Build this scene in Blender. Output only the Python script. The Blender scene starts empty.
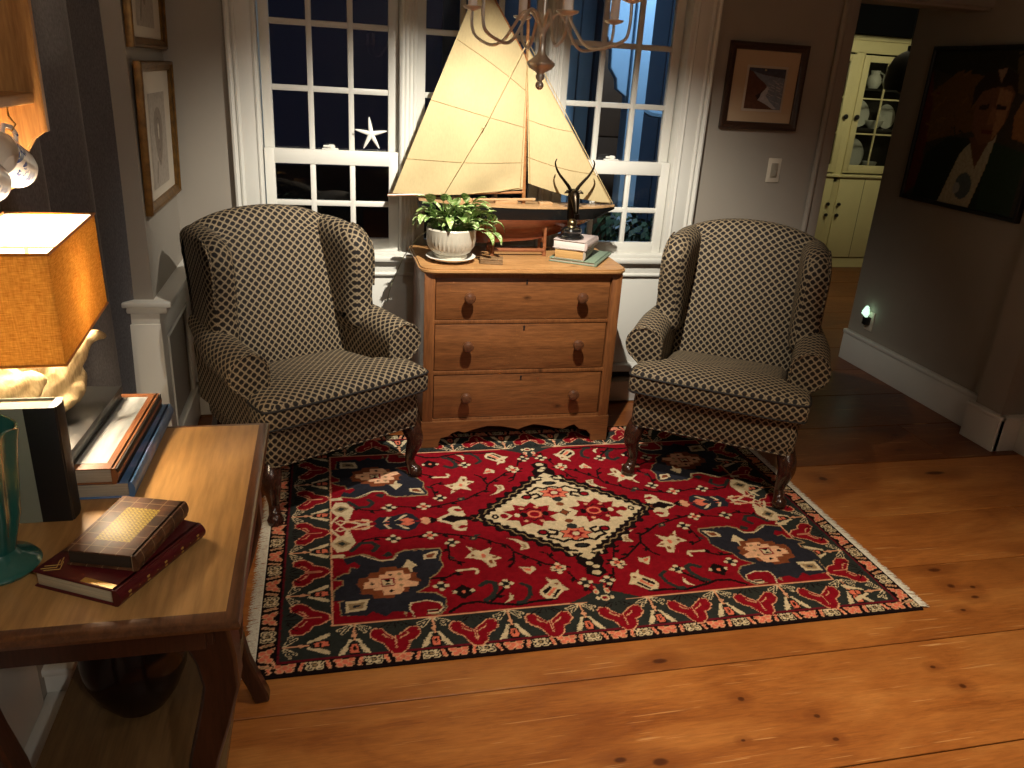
import bpy, bmesh, math, random
import numpy as np
from mathutils import Vector, Matrix, Euler
random.seed(7)
rng = np.random.default_rng(5)
COL = bpy.context.scene.collection
R = math.radians
# ---------------------------------------------------------------- mesh builder
class MB:
    def __init__(s):
        s.v = []; s.f = []; s.m = []; s.uv = []
    def add(s, vs, fs, mi=0, uvs=None):
        b = len(s.v)
        s.v += [tuple(p) for p in vs]
        for k, f in enumerate(fs):
            s.f.append([b + i for i in f]); s.m.append(mi)
            s.uv.append(uvs[k] if uvs else None)
        return s
    def bm(s, bm, mi=0):
        bm.verts.index_update()
        s.add([v.co[:] for v in bm.verts], [[v.index for v in f.verts] for f in bm.faces], mi); bm.free(); return s
    def box(s, x0, x1, y0, y1, z0, z1, b=0.0, mi=0, M=None, seg=2):
        bm = bmesh.new(); bmesh.ops.create_cube(bm, size=1)
        for v in bm.verts:
            v.co = Vector(((x0 + x1) / 2 + v.co.x * (x1 - x0), (y0 + y1) / 2 + v.co.y * (y1 - y0), (z0 + z1) / 2 + v.co.z * (z1 - z0)))
        b = min(b, .45 * min(abs(x1 - x0), abs(y1 - y0), abs(z1 - z0)))
        if b > 0: bmesh.ops.bevel(bm, geom=bm.edges[:], offset=b, segments=seg, affect='EDGES', profile=.5)
        if M is not None: bm.transform(M)
        return s.bm(bm, mi)
    def prism(s, pts, plane, t0, t1, mi=0, b=0.0):
        # pts: 2D outline; plane 'xy','xz','yz' ; extruded along the remaining axis
        def P(a, c, t): return {'xy': (a, c, t), 'xz': (a, t, c), 'yz': (t, a, c)}[plane]
        n = len(pts)
        bm = bmesh.new()
        A = [bm.verts.new(P(a, c, t0)) for a, c in pts]; Bv = [bm.verts.new(P(a, c, t1)) for a, c in pts]
        f1 = bm.faces.new(A); f2 = bm.faces.new(Bv[::-1])
        for i in range(n): bm.faces.new([A[i], Bv[i], Bv[(i + 1) % n], A[(i + 1) % n]])
        bmesh.ops.recalc_face_normals(bm, faces=bm.faces[:])
        if b > 0:
            es = list(set(f1.edges[:] + f2.edges[:]))
            bmesh.ops.bevel(bm, geom=es, offset=b, segments=2, affect='EDGES')
        return s.bm(bm, mi)
    def loft(s, rings, cap=(True, True), closed=True, mi=0, uv=True):
        n = len(rings[0]); vs = [Vector(p) for r in rings for p in r]; fs = []; uvs = []
        cu = []
        for r in rings:
            a = [0.0]
            for i in range(n): a.append(a[-1] + (Vector(r[(i + 1) % n]) - Vector(r[i])).length)
            cu.append(a)
        cv = [0.0]
        for k in range(1, len(rings)):
            cv.append(cv[-1] + sum((Vector(rings[k][i]) - Vector(rings[k - 1][i])).length for i in range(n)) / n)
        mx = max(range(len(rings)), key=lambda k: cu[k][-1]); u = cu[mx]
        for k in range(len(rings) - 1):
            for i in range(n if closed else n - 1):
                j = (i + 1) % n
                fs.append([k * n + i, k * n + j, (k + 1) * n + j, (k + 1) * n + i])
                uvs.append([(u[i], cv[k]), (u[i + 1], cv[k]), (u[i + 1], cv[k + 1]), (u[i], cv[k + 1])] if uv else None)
        if cap[0]: fs.append(list(range(n))[::-1]); uvs.append(None)
        if cap[1]: fs.append([(len(rings) - 1) * n + i for i in range(n)]); uvs.append(None)
        return s.add(vs, fs, mi, uvs)
    def tube(s, path, r, n=8, mi=0, cap=True, sq=False):
        path = [Vector(p) for p in path]; m = len(path)
        rad = r if isinstance(r, (list, tuple)) else [r] * m
        t0 = (path[1] - path[0]).normalized()
        up = Vector((0, 0, 1)) if abs(t0.z) < .9 else Vector((0, 1, 0))
        a = t0.cross(up).normalized(); rings = []
        for k in range(m):
            t = (path[min(k + 1, m - 1)] - path[max(k - 1, 0)])
            t = t.normalized() if t.length > 1e-9 else t0
            a = (a - t * a.dot(t)); a = a.normalized() if a.length > 1e-6 else t.orthogonal().normalized()
            b = t.cross(a); rr = rad[k]
            ring = []
            for i in range(n):
                th = 2 * math.pi * i / n + (math.pi / n if sq else 0)
                ring.append(path[k] + a * math.cos(th) * rr + b * math.sin(th) * rr)
            rings.append(ring)
        return s.loft(rings, (cap, cap), True, mi, uv=False)
    def lathe(s, prof, c=(0, 0, 0), n=28, mi=0, M=None, cap=(True, True)):
        rings = []
        for r, z in prof:
            ring = [Vector((max(r, 1e-4) * math.cos(2 * math.pi * i / n), max(r, 1e-4) * math.sin(2 * math.pi * i / n), z)) for i in range(n)]
            if M is not None: ring = [M @ p for p in ring]
            rings.append([p + Vector(c) for p in ring])
        return s.loft(rings, cap, True, mi, uv=False)
    def ball(s, c, r, n=14, mi=0, sc=(1, 1, 1), M=None):
        bm = bmesh.new(); bmesh.ops.create_uvsphere(bm, u_segments=n, v_segments=max(6, n * 2 // 3), radius=r)
        for v in bm.verts:
            p = Vector((v.co.x * sc[0], v.co.y * sc[1], v.co.z * sc[2]))
            if M is not None: p = M @ p
            v.co = p + Vector(c)
        return s.bm(bm, mi)
    def grid(s, fn, nu, nv, mi=0):
        vs = [fn(i / nu, j / nv) for j in range(nv + 1) for i in range(nu + 1)]
        fs = []; uvs = []
        for j in range(nv):
            for i in range(nu):
                a = j * (nu + 1) + i
                fs.append([a, a + 1, a + nu + 2, a + nu + 1]); uvs.append(None)
        return s.add(vs, fs, mi, uvs)
    def slab(s, outline, plane, t0, t1, prof, mi=0):
        # pillowed slab: outline polygon inset by prof[k][0] at depth t0+(t1-t0)*prof[k][1]
        n = len(outline); P2 = [Vector(p) for p in outline]
        area = sum(P2[i].x * P2[(i + 1) % n].y - P2[(i + 1) % n].x * P2[i].y for i in range(n))
        sg = 1 if area > 0 else -1
        rings = []
        for ins, w in prof:
            ring = []
            for i in range(n):
                e1 = (P2[i] - P2[i - 1]); e2 = (P2[(i + 1) % n] - P2[i])
                n1 = Vector((-e1.y, e1.x)).normalized() * sg; n2 = Vector((-e2.y, e2.x)).normalized() * sg
                nn = (n1 + n2); nn = nn.normalized() if nn.length > 1e-6 else n1
                q = P2[i] + nn * ins; t = t0 + (t1 - t0) * w
                ring.append({'xy': (q.x, q.y, t), 'xz': (q.x, t, q.y), 'yz': (t, q.x, q.y)}[plane])
            rings.append(ring)
        return s.loft(rings, (True, True), True, mi, uv=False)

MW = {}
def link(o): COL.objects.link(o)
def setp(o, label=None, cat=None, group=None, kind=None):
    if label: o['label'] = label
    if cat: o['category'] = cat
    if group: o['group'] = group
    if kind: o['kind'] = kind
    return o
def thing(name, label, cat, loc=(0, 0, 0), rz=0.0, group=None):
    o = bpy.data.objects.new(name, None); link(o); o.empty_display_size = .05
    o.location = loc; o.rotation_euler = (0, 0, rz)
    MW[o.name] = Matrix.Translation(loc) @ Matrix.Rotation(rz, 4, 'Z')
    return setp(o, label, cat, group)
def obj(name, mb, mats, parent=None, label=None, cat=None, group=None, kind=None, local=False, sharp=35, flat=False, recalc=True):
    if not isinstance(mats, (list, tuple)): mats = [mats]
    vs = [Vector(p) for p in mb.v]
    off = Vector((0, 0, 0))
    if parent is None:
        xs = [p.x for p in vs]; ys = [p.y for p in vs]; zs = [p.z for p in vs]
        off = Vector(((min(xs) + max(xs)) / 2, (min(ys) + max(ys)) / 2, min(zs)))
        vs = [p - off for p in vs]
    elif not local:
        I = MW[parent.name].inverted(); vs = [I @ p for p in vs]
    me = bpy.data.meshes.new(name); me.from_pydata([p[:] for p in vs], [], mb.f); 
    for m in mats: me.materials.append(m)
    me.polygons.foreach_set('material_index', mb.m)
    if recalc:
        bm = bmesh.new(); bm.from_mesh(me); bmesh.ops.recalc_face_normals(bm, faces=bm.faces[:]); 
        bm.to_mesh(me); bm.free()
    # UVs: given ones, else box projection in local metres
    if len(mb.f) < 60000:
        uvl = me.uv_layers.new(name='UVMap')
        for p in me.polygons:
            g = mb.uv[p.index]
            nrm = p.normal; ax = max(range(3), key=lambda k: abs(nrm[k]))
            given = dict(zip(mb.f[p.index], g)) if g else None
            for li in p.loop_indices:
                vi = me.loops[li].vertex_index
                if given: uvl.data[li].uv = given[vi]
                else:
                    c = me.vertices[vi].co
                    uvl.data[li].uv = ((c.y, c.z), (c.x, c.z), (c.x, c.y))[ax]
    if not flat:
        me.polygons.foreach_set('use_smooth', [True] * len(me.polygons))
        me.set_sharp_from_angle(angle=R(sharp))
    me.update()
    o = bpy.data.objects.new(name, me); link(o)
    if parent is None: o.location = off; MW[o.name] = Matrix.Translation(off)
    else: o.parent = parent; MW[o.name] = MW[parent.name]
    return setp(o, label, cat, group, kind)
def struct(name, mb, mats, parent=None, **k): return obj(name, mb, mats, parent, kind=None if parent else 'structure', **k)

# ---------------------------------------------------------------- materials
def _new(name):
    m = bpy.data.materials.new(name); m.use_nodes = True; nt = m.node_tree; nt.nodes.clear()
    out = nt.nodes.new('ShaderNodeOutputMaterial'); p = nt.nodes.new('ShaderNodeBsdfPrincipled')
    nt.links.new(p.outputs[0], out.inputs[0]); return m, nt, p
def N(nt, t, **k):
    n = nt.nodes.new('ShaderNode' + t)
    for a, b in k.items(): setattr(n, a, b)
    return n
def inp(n, **k):
    for a, b in k.items(): n.inputs[a.replace('_', ' ')].default_value = b
    return n
def c4(c): return (c[0], c[1], c[2], 1)
def srgb(r, g, b):
    f = lambda x: (x / 255 / 12.92) if x / 255 <= .04045 else ((x / 255 + .055) / 1.055) ** 2.4
    return (f(r), f(g), f(b))
def ramp(nt, fac, stops):
    r = N(nt, 'ValToRGB'); e = r.color_ramp.elements
    e[0].position, e[0].color = stops[0][0], c4(stops[0][1]); e[1].position, e[1].color = stops[-1][0], c4(stops[-1][1])
    for p, c in stops[1:-1]: x = e.new(p); x.color = c4(c)
    nt.links.new(fac, r.inputs[0]); return r.outputs[0]
def mixc(nt, fac, a, b, mode='MIX'):
    m = N(nt, 'Mix', data_type='RGBA', blend_type=mode)
    for k, x in ((0, fac), (6, a), (7, b)):
        if hasattr(x, 'is_linked'): nt.links.new(x, m.inputs[k])
        else: m.inputs[k].default_value = x if k == 0 else c4(x)
    return m.outputs[2]
def mathn(nt, op, a, b=None, c=None):
    m = N(nt, 'Math', operation=op)
    for k, x in enumerate((a, b, c)):
        if x is None: continue
        if hasattr(x, 'is_linked'): nt.links.new(x, m.inputs[k])
        else: m.inputs[k].default_value = x
    return m.outputs[0]
def coords(nt, kind='Object', scale=(1, 1, 1), rot=(0, 0, 0), loc=(0, 0, 0)):
    t = N(nt, 'TexCoord'); mp = N(nt, 'Mapping')
    mp.inputs['Scale'].default_value = scale; mp.inputs['Rotation'].default_value = rot; mp.inputs['Location'].default_value = loc
    nt.links.new(t.outputs[kind], mp.inputs[0]); return mp.outputs[0]
def noise(nt, vec, scale, detail=4, rough=.55, dist=0):
    n = N(nt, 'TexNoise'); inp(n, Scale=scale, Detail=detail, Roughness=rough, Distortion=dist)
    nt.links.new(vec, n.inputs['Vector']); return n.outputs['Fac']
def bump(nt, p, h, strength=.2, dist=.01):
    b = N(nt, 'Bump'); inp(b, Strength=strength, Distance=dist); nt.links.new(h, b.inputs['Height']); nt.links.new(b.outputs[0], p.inputs['Normal'])
def paint(name, c, rough=.55, var=.06, scale=6, spec=.4, bmp=0.0, metallic=0, coat=0):
    m, nt, p = _new(name); v = coords(nt)
    f = noise(nt, v, scale)
    d = tuple(x * (1 - var) for x in c); l = tuple(min(1, x * (1 + var)) for x in c)
    nt.links.new(ramp(nt, f, [(.3, d), (.7, l)]), p.inputs['Base Color'])
    inp(p, Roughness=rough, Metallic=metallic); p.inputs['Specular IOR Level'].default_value = spec; p.inputs['Coat Weight'].default_value = coat
    if bmp: bump(nt, p, noise(nt, v, scale * 12), bmp, .003)
    return m
def wood(name, c1, c2, axis='x', rough=.4, scale=1.0, coat=.15, knots=True, spec=.4):
    m, nt, p = _new(name)
    st = {'x': (1.2, 14, 14), 'y': (14, 1.2, 14), 'z': (14, 14, 1.2)}[axis]
    v = coords(nt, scale=tuple(a * scale for a in st))
    f = noise(nt, v, 1.6, 6, .6, .8)
    v2 = coords(nt, scale=tuple(a * scale * 5 for a in st)); f2 = noise(nt, v2, 2.5, 3, .6)
    base = ramp(nt, f, [(.3, c1), (.5, tuple((a + b) / 2 for a, b in zip(c1, c2))), (.68, c2)])
    col = mixc(nt, .35, base, ramp(nt, f2, [(.35, tuple(x * .6 for x in c1)), (.65, tuple(min(1, x * 1.1) for x in c2))]))
    if knots:
        vk = coords(nt, scale=tuple({True: 3.0, False: 6.0}[a < 5] * scale for a in st))
        vo = N(nt, 'TexVoronoi'); inp(vo, Scale=1.3, Randomness=1.0); nt.links.new(vk, vo.inputs['Vector'])
        k = ramp(nt, vo.outputs['Distance'], [(.0, (1, 1, 1)), (.10, (0, 0, 0))])
        col = mixc(nt, k, col, tuple(x * .25 for x in c1))
    nt.links.new(col, p.inputs['Base Color'])
    inp(p, Roughness=rough); p.inputs['Coat Weight'].default_value = coat; p.inputs['Coat Roughness'].default_value = .25; p.inputs['Specular IOR Level'].default_value = spec
    bump(nt, p, f2, .12, .002)
    return m
def cloth(name, c, rough=.9, scale=260, var=.25, sub=0.0, trans=0.0):
    m, nt, p = _new(name); v = coords(nt, scale=(1, 1, .35))
    f = noise(nt, v, scale, 3); f0 = noise(nt, coords(nt), 7, 3)
    a = ramp(nt, f, [(.3, tuple(x * (1 - var) for x in c)), (.7, tuple(min(1, x * (1 + var)) for x in c))])
    nt.links.new(mixc(nt, .25, a, ramp(nt, f0, [(.3, tuple(x * .8 for x in c)), (.7, tuple(min(1, x * 1.15) for x in c))])), p.inputs['Base Color'])
    inp(p, Roughness=rough); p.inputs['Sheen Weight'].default_value = .15; p.inputs['Specular IOR Level'].default_value = .15
    bump(nt, p, f, .25, .002)
    return m
def metal(name, c, rough=.4, var=.2):
    m, nt, p = _new(name); f = noise(nt, coords(nt), 25)
    nt.links.new(ramp(nt, f, [(.3, tuple(x * (1 - var) for x in c)), (.7, tuple(min(1, x * (1 + var)) for x in c))]), p.inputs['Base Color'])
    inp(p, Roughness=rough, Metallic=1); return m
def emis(name, c, s):
    m, nt, p = _new(name); inp(p, Roughness=.5); p.inputs['Base Color'].default_value = c4(c)
    p.inputs['Emission Color'].default_value = c4(c); p.inputs['Emission Strength'].default_value = s; return m
def glassm(name, tint=(1, 1, 1), rough=.0):
    m = bpy.data.materials.new(name); m.use_nodes = True; nt = m.node_tree; nt.nodes.clear()
    out = N(nt, 'OutputMaterial'); tr = N(nt, 'BsdfTransparent'); gl = N(nt, 'BsdfGlossy'); mx = N(nt, 'MixShader'); fr = N(nt, 'Fresnel')
    tr.inputs[0].default_value = c4(tint); gl.inputs['Roughness'].default_value = rough; fr.inputs[0].default_value = 1.5
    nt.links.new(fr.outputs[0], mx.inputs[0]); nt.links.new(tr.outputs[0], mx.inputs[1]); nt.links.new(gl.outputs[0], mx.inputs[2]); nt.links.new(mx.outputs[0], out.inputs[0]); return m
def attrmat(name, rough=.9, bmpscale=0, spec=.15, gain=1.0, sheen=0):
    m, nt, p = _new(name); a = N(nt, 'Attribute'); a.attribute_name = 'Col'
    f = noise(nt, coords(nt), 60, 4)
    nt.links.new(mixc(nt, 1.0, a.outputs['Color'], ramp(nt, f, [(.3, (.78, .78, .78)), (.7, (1.1, 1.1, 1.1))]), 'MULTIPLY'), p.inputs['Base Color'])
    inp(p, Roughness=rough); p.inputs['Specular IOR Level'].default_value = spec; p.inputs['Sheen Weight'].default_value = sheen
    if bmpscale: bump(nt, p, noise(nt, coords(nt), bmpscale, 2), .3, .003)
    return m
def upholstery():
    m, nt, p = _new('diamond_upholstery'); t = N(nt, 'TexCoord'); sp = N(nt, 'SeparateXYZ')
    nt.links.new(t.outputs['UV'], sp.inputs[0]); s = .0305
    ns = noise(nt, coords(nt), 30, 2)
    u = mathn(nt, 'ADD', sp.outputs[0], mathn(nt, 'MULTIPLY', ns, .003)); v = sp.outputs[1]
    def cell(op):
        q = mathn(nt, 'DIVIDE', mathn(nt, op, u, v), s)
        return mathn(nt, 'ABSOLUTE', mathn(nt, 'SUBTRACT', mathn(nt, 'FRACT', q), .5))
    a, b = cell('ADD'), cell('SUBTRACT')
    mx = mathn(nt, 'MAXIMUM', a, b); mn = mathn(nt, 'MINIMUM', a, b)
    d = mathn(nt, 'ADD', mx, mathn(nt, 'MULTIPLY', mn, .35))
    fine = noise(nt, coords(nt, 'UV'), 700, 2)
    lightc = ramp(nt, fine, [(.35, srgb(88, 76, 60)), (.65, srgb(140, 123, 99))])
    col = ramp(nt, d, [(.30, (0.011, .008, .007)), (.40, (1, 1, 1))])
    f = ramp(nt, d, [(.36, (0, 0, 0)), (.46, (1, 1, 1))])
    # paler thread on the crossing lines
    thr = ramp(nt, mx, [(.42, (0, 0, 0)), (.49, (1, 1, 1))])
    lc = mixc(nt, thr, lightc, srgb(154, 137, 111))
    nt.links.new(mixc(nt, f, (.012, .009, .008), lc), p.inputs['Base Color'])
    inp(p, Roughness=.7); p.inputs['Specular IOR Level'].default_value = .2; return m

# ---------------------------------------------------------------- small raster painter (for woven / painted patterns)
class Ras:
    def __init__(s, w, h, d, bg):
        s.w, s.h = w, h; s.nx, s.ny = int(round(w / d)), int(round(h / d)); s.d = d
        s.im = np.zeros((s.ny + 1, s.nx + 1, 3)); s.im[:] = bg
        s.X, s.Y = np.meshgrid(np.linspace(-w / 2, w / 2, s.nx + 1), np.linspace(-h / 2, h / 2, s.ny + 1))
    def win(s, x0, x1, y0, y1):
        fx = s.nx / s.w; fy = s.ny / s.h
        return slice(max(0, int((y0 + s.h / 2) * fy) - 1), max(0, int((y1 + s.h / 2) * fy) + 3)), slice(max(0, int((x0 + s.w / 2) * fx) - 1), max(0, int((x1 + s.w / 2) * fx) + 3))
    def poly(s, pts, c):
        pts = np.array(pts, float); a = s.win(pts[:, 0].min(), pts[:, 0].max(), pts[:, 1].min(), pts[:, 1].max())
        X, Y = s.X[a], s.Y[a]
        if X.size == 0: return
        ins = np.zeros(X.shape, bool); n = len(pts)
        for i in range(n):
            x1, y1 = pts[i]; x2, y2 = pts[i - 1]
            if y1 == y2: continue
            ins ^= ((y1 > Y) != (y2 > Y)) & (X < (x2 - x1) * (Y - y1) / (y2 - y1) + x1)
        s.im[a][ins] = c
    def line(s, pts, w, c):
        pts = np.array(pts, float)
        for p, q in zip(pts[:-1], pts[1:]):
            a = s.win(min(p[0], q[0]) - w, max(p[0], q[0]) + w, min(p[1], q[1]) - w, max(p[1], q[1]) + w)
            X, Y = s.X[a], s.Y[a]
            if X.size == 0: continue
            d = q - p; L2 = max(1e-12, d @ d); t = np.clip(((X - p[0]) * d[0] + (Y - p[1]) * d[1]) / L2, 0, 1)
            s.im[a][(X - p[0] - t * d[0]) ** 2 + (Y - p[1] - t * d[1]) ** 2 < (w / 2) ** 2] = c
    def ell(s, x, y, rx, ry, c):
        a = s.win(x - rx, x + rx, y - ry, y + ry); X, Y = s.X[a], s.Y[a]
        if X.size: s.im[a][((X - x) / rx) ** 2 + ((Y - y) / ry) ** 2 < 1] = c
    def rect(s, x0, x1, y0, y1, c): s.im[(s.X >= x0) & (s.X <= x1) & (s.Y >= y0) & (s.Y <= y1)] = c
    def colours(s, me, count, pad=(.05, .05, .05)):
        at = me.color_attributes.new('Col', 'FLOAT_COLOR', 'POINT')
        a = np.ones((len(me.vertices), 4), np.float32); a[:, :3] = pad
        a[:count, :3] = s.im.reshape(-1, 3); at.data.foreach_set('color', a.ravel())
# ---------------------------------------------------------------- palette
M_wall = paint('grey_wall_paint', srgb(153, 145, 134), .75, .03, 3, .25)
M_trim = paint('white_trim_paint', srgb(214, 212, 204), .38, .02, 5, .4)
M_ceil = paint('ceiling_paint', srgb(200, 195, 185), .9, .02)
M_glass = glassm('window_glass')
M_dark = paint('dark_void_paint', (.01, .01, .01), .8)
M_black = paint('black_paint', (.012, .011, .011), .35, .2)
# ---------------------------------------------------------------- floor boards
def floor_mat():
    m, nt, p = _new('wide_pine_boards'); a = N(nt, 'Attribute'); a.attribute_name = 'Col'
    sx = N(nt, 'SeparateColor'); nt.links.new(a.outputs['Color'], sx.inputs[0])
    off = N(nt, 'CombineXYZ'); nt.links.new(mathn(nt, 'MULTIPLY', sx.outputs[0], 37.0), off.inputs[0]); nt.links.new(mathn(nt, 'MULTIPLY', sx.outputs[1], 11.0), off.inputs[1])
    t = N(nt, 'TexCoord'); ad = N(nt, 'VectorMath', operation='ADD'); nt.links.new(t.outputs['Object'], ad.inputs[0]); nt.links.new(off.outputs[0], ad.inputs[1])
    def mp(sc):
        q = N(nt, 'Mapping'); q.inputs['Scale'].default_value = sc; nt.links.new(ad.outputs[0], q.inputs[0]); return q.outputs[0]
    f1 = noise(nt, mp((.8, 3.2, 1)), 1.5, 6, .6, 1.4); f2 = noise(nt, mp((7, 70, 1)), 2.2, 4, .65, .6); f3 = noise(nt, mp((1.2, 1.6, 1)), 1.4, 4)
    base = ramp(nt, f1, [(.28, srgb(136, 76, 32)), (.5, srgb(178, 112, 54)), (.72, srgb(206, 144, 78))])
    col = mixc(nt, .28, base, ramp(nt, f2, [(.35, srgb(90, 42, 16)), (.65, srgb(192, 120, 58))]))
    col = mixc(nt, mathn(nt, 'MULTIPLY', ramp(nt, f3, [(.4, (0, 0, 0)), (.75, (1, 1, 1))]), .5), col, srgb(112, 54, 20))
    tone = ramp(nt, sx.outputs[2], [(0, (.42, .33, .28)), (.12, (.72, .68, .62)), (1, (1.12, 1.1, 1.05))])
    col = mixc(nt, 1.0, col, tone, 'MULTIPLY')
    # scuffs
    sc = noise(nt, mp((9, 14, 1)), 6, 6, .75, 2.5)
    col = mixc(nt, mathn(nt, 'MULTIPLY', ramp(nt, sc, [(.63, (0, 0, 0)), (.72, (1, 1, 1))]), .35), col, srgb(206, 150, 92))
    for rz_, sc_ in ((.6, 1.0), (-.9, 1.3), (1.9, 1.1)):
        q = N(nt, 'Mapping'); q.inputs['Scale'].default_value = (1.0 * sc_, 34 * sc_, 1); q.inputs['Rotation'].default_value = (0, 0, rz_); nt.links.new(ad.outputs[0], q.inputs[0])
        ln = noise(nt, q.outputs[0], 3.2, 2, .5, .35); col = mixc(nt, mathn(nt, 'MULTIPLY', ramp(nt, ln, [(.70, (0, 0, 0)), (.735, (1, 1, 1))]), .45), col, srgb(216, 166, 108))
    # knots (their own places in the boards)
    ge = N(nt, 'NewGeometry'); sp = N(nt, 'SeparateXYZ'); nt.links.new(ge.outputs['Position'], sp.inputs[0])
    wob = noise(nt, t.outputs['Object'], 22, 2); km = None
    for kx, ky, r, st in KNOTS:
        dx = mathn(nt, 'DIVIDE', mathn(nt, 'SUBTRACT', sp.outputs[0], kx), r * st); dy = mathn(nt, 'DIVIDE', mathn(nt, 'SUBTRACT', sp.outputs[1], ky), r)
        d = mathn(nt, 'ADD', mathn(nt, 'MULTIPLY', dx, dx), mathn(nt, 'MULTIPLY', dy, dy))
        km = d if km is None else mathn(nt, 'MINIMUM', km, d)
    km = mathn(nt, 'ADD', km, mathn(nt, 'MULTIPLY', wob, .6))
    col = mixc(nt, ramp(nt, km, [(0, (1, 1, 1)), (.55, (.9, .9, .9)), (1.0, (0, 0, 0))]), col, srgb(42, 20, 10))
    halo = N(nt, 'MapRange'); inp(halo, From_Min=1.0, From_Max=12.0, To_Min=.45, To_Max=0.0); nt.links.new(km, halo.inputs['Value'])
    col = mixc(nt, halo.outputs[0], col, srgb(100, 48, 18))
    nt.links.new(col, p.inputs['Base Color'])
    nt.links.new(ramp(nt, sc, [(.3, (.27, .27, .27)), (.75, (.45, .45, .45))]), p.inputs['Roughness']); p.inputs['Specular IOR Level'].default_value = .45
    bump(nt, p, f2, .08, .002); return m
KNOTS = [(1.065, 1.484, .011, 1.2), (1.241, 1.394, .010, 1.3), (1.245, 1.314, .009, 1.4), (1.733, 1.429, .013, 1.2), (1.701, 1.512, .008, 1.6), (1.815, 2.427, .011, 1.8),
         (2.058, 1.858, .016, 1.3), (2.0, 1.735, .009, 1.6), (2.133, 1.842, .010, 1.5), (2.096, 1.791, .012, 1.8), (1.716, 1.79, .008, 1.6), (2.069, 1.951, .014, 2.6),
         (.663, 1.343, .012, 2.0), (.76, 1.321, .016, 1.8), (2.708, 3.008, .014, 2.2), (2.616, 2.851, .016, 2.4), (2.06, 2.63, .022, 1.1), (.90, 1.66, .013, 2.4), (2.62, 2.62, .02, 3.5), (1.0, 1.35, .006, 1.5)]
fb = MB(); seams = [-2.0, -1.55, -1.1, -.66, -.28, .1, .47, .85, 1.232, 1.622, 1.985, 2.31, 2.745, 3.12, 3.52, 3.9, 4.3, 4.7, 5.1, 5.55, 6.0, 6.4, 6.8, 7.1]
tones = []
for a, b in zip(seams[:-1], seams[1:]):
    cuts = [-1.2] + sorted(rng.uniform(-.6, 6.2, 2).tolist()) + [6.6]
    if abs(a - 1.622) < .01: cuts = [-1.2, 3.4, 6.6]
    if abs(a - 1.232) < .01: cuts = [-1.2, 3.9, 6.6]
    for x0, x1 in zip(cuts[:-1], cuts[1:]):
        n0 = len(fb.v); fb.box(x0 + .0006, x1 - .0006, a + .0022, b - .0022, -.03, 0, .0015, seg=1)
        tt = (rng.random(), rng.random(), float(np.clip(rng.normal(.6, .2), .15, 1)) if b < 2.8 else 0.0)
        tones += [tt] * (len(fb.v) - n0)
fb.box(-1.3, 6.7, -2.1, 7.2, -.06, -.028, mi=1)
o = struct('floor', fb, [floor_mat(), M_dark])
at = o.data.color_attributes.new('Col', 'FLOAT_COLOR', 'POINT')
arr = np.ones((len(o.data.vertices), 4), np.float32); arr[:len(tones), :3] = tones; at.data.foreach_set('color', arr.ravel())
# ---------------------------------------------------------------- walls
YB = 3.6; ZC = 2.28
w = MB(); w.box(-.95, -.31, YB, YB + .2, 0, ZC); w.box(1.66, 2.385, YB, YB + .2, 0, ZC); w.box(-.31, 1.66, YB, YB + .2, 0, .70); w.box(-.31, 1.66, YB, YB + .2, 2.02, ZC)
w.box(2.385, 3.45, YB, YB + .2, 1.985, ZC); struct('wall_back', w, M_wall)
w = MB(); w.box(-.95, -.62, 2.945, YB, 0, ZC); w.box(-.95, -.80, 1.72, 2.945, 0, ZC); w.box(-.95, -.70, -2.0, 1.72, 0, ZC); struct('wall_left', w, M_wall)
w = MB(); w.box(3.17, 3.32, 2.97, 4.135, 0, ZC); w.box(3.09, 3.32, 2.81, 2.97, 0, ZC); w.box(3.225, 3.4, -2.0, 2.81, 0, ZC); struct('wall_right', w, M_wall)
w = MB(); w.box(-1.0, 3.5, -2.15, -2.0, 0, ZC); struct('wall_rear', w, M_wall)
w = MB(); w.box(-1.0, 3.5, -2.15, 3.8, ZC, ZC + .1); w.prism([(2.3, 3.8), (6.6, 3.8), (6.6, 7.1), (3.8, 7.1)], 'xy', ZC, ZC + .1); struct('ceiling', w, M_ceil)
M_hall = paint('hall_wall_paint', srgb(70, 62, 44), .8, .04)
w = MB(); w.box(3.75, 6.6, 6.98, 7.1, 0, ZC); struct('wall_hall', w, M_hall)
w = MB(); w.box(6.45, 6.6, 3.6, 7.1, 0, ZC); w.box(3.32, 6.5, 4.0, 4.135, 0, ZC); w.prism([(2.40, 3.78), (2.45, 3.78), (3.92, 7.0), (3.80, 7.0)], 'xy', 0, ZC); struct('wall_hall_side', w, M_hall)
w = MB(); w.box(2.40, 3.45, YB + .02, YB + .18, 1.97, 1.99, .004); struct('trim_1', w, M_wall)
# doorway casing
w = MB(); w.box(2.355, 2.43, YB - .022, YB, 0, 2.0, .006); w.box(2.38, 2.432, YB - .01, YB + .2, 0, 2.0, .004); w.tube([(2.358, YB - .02, 0), (2.358, YB - .02, 2.0)], .014, 10); struct('trim_2', w, M_wall)
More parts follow.
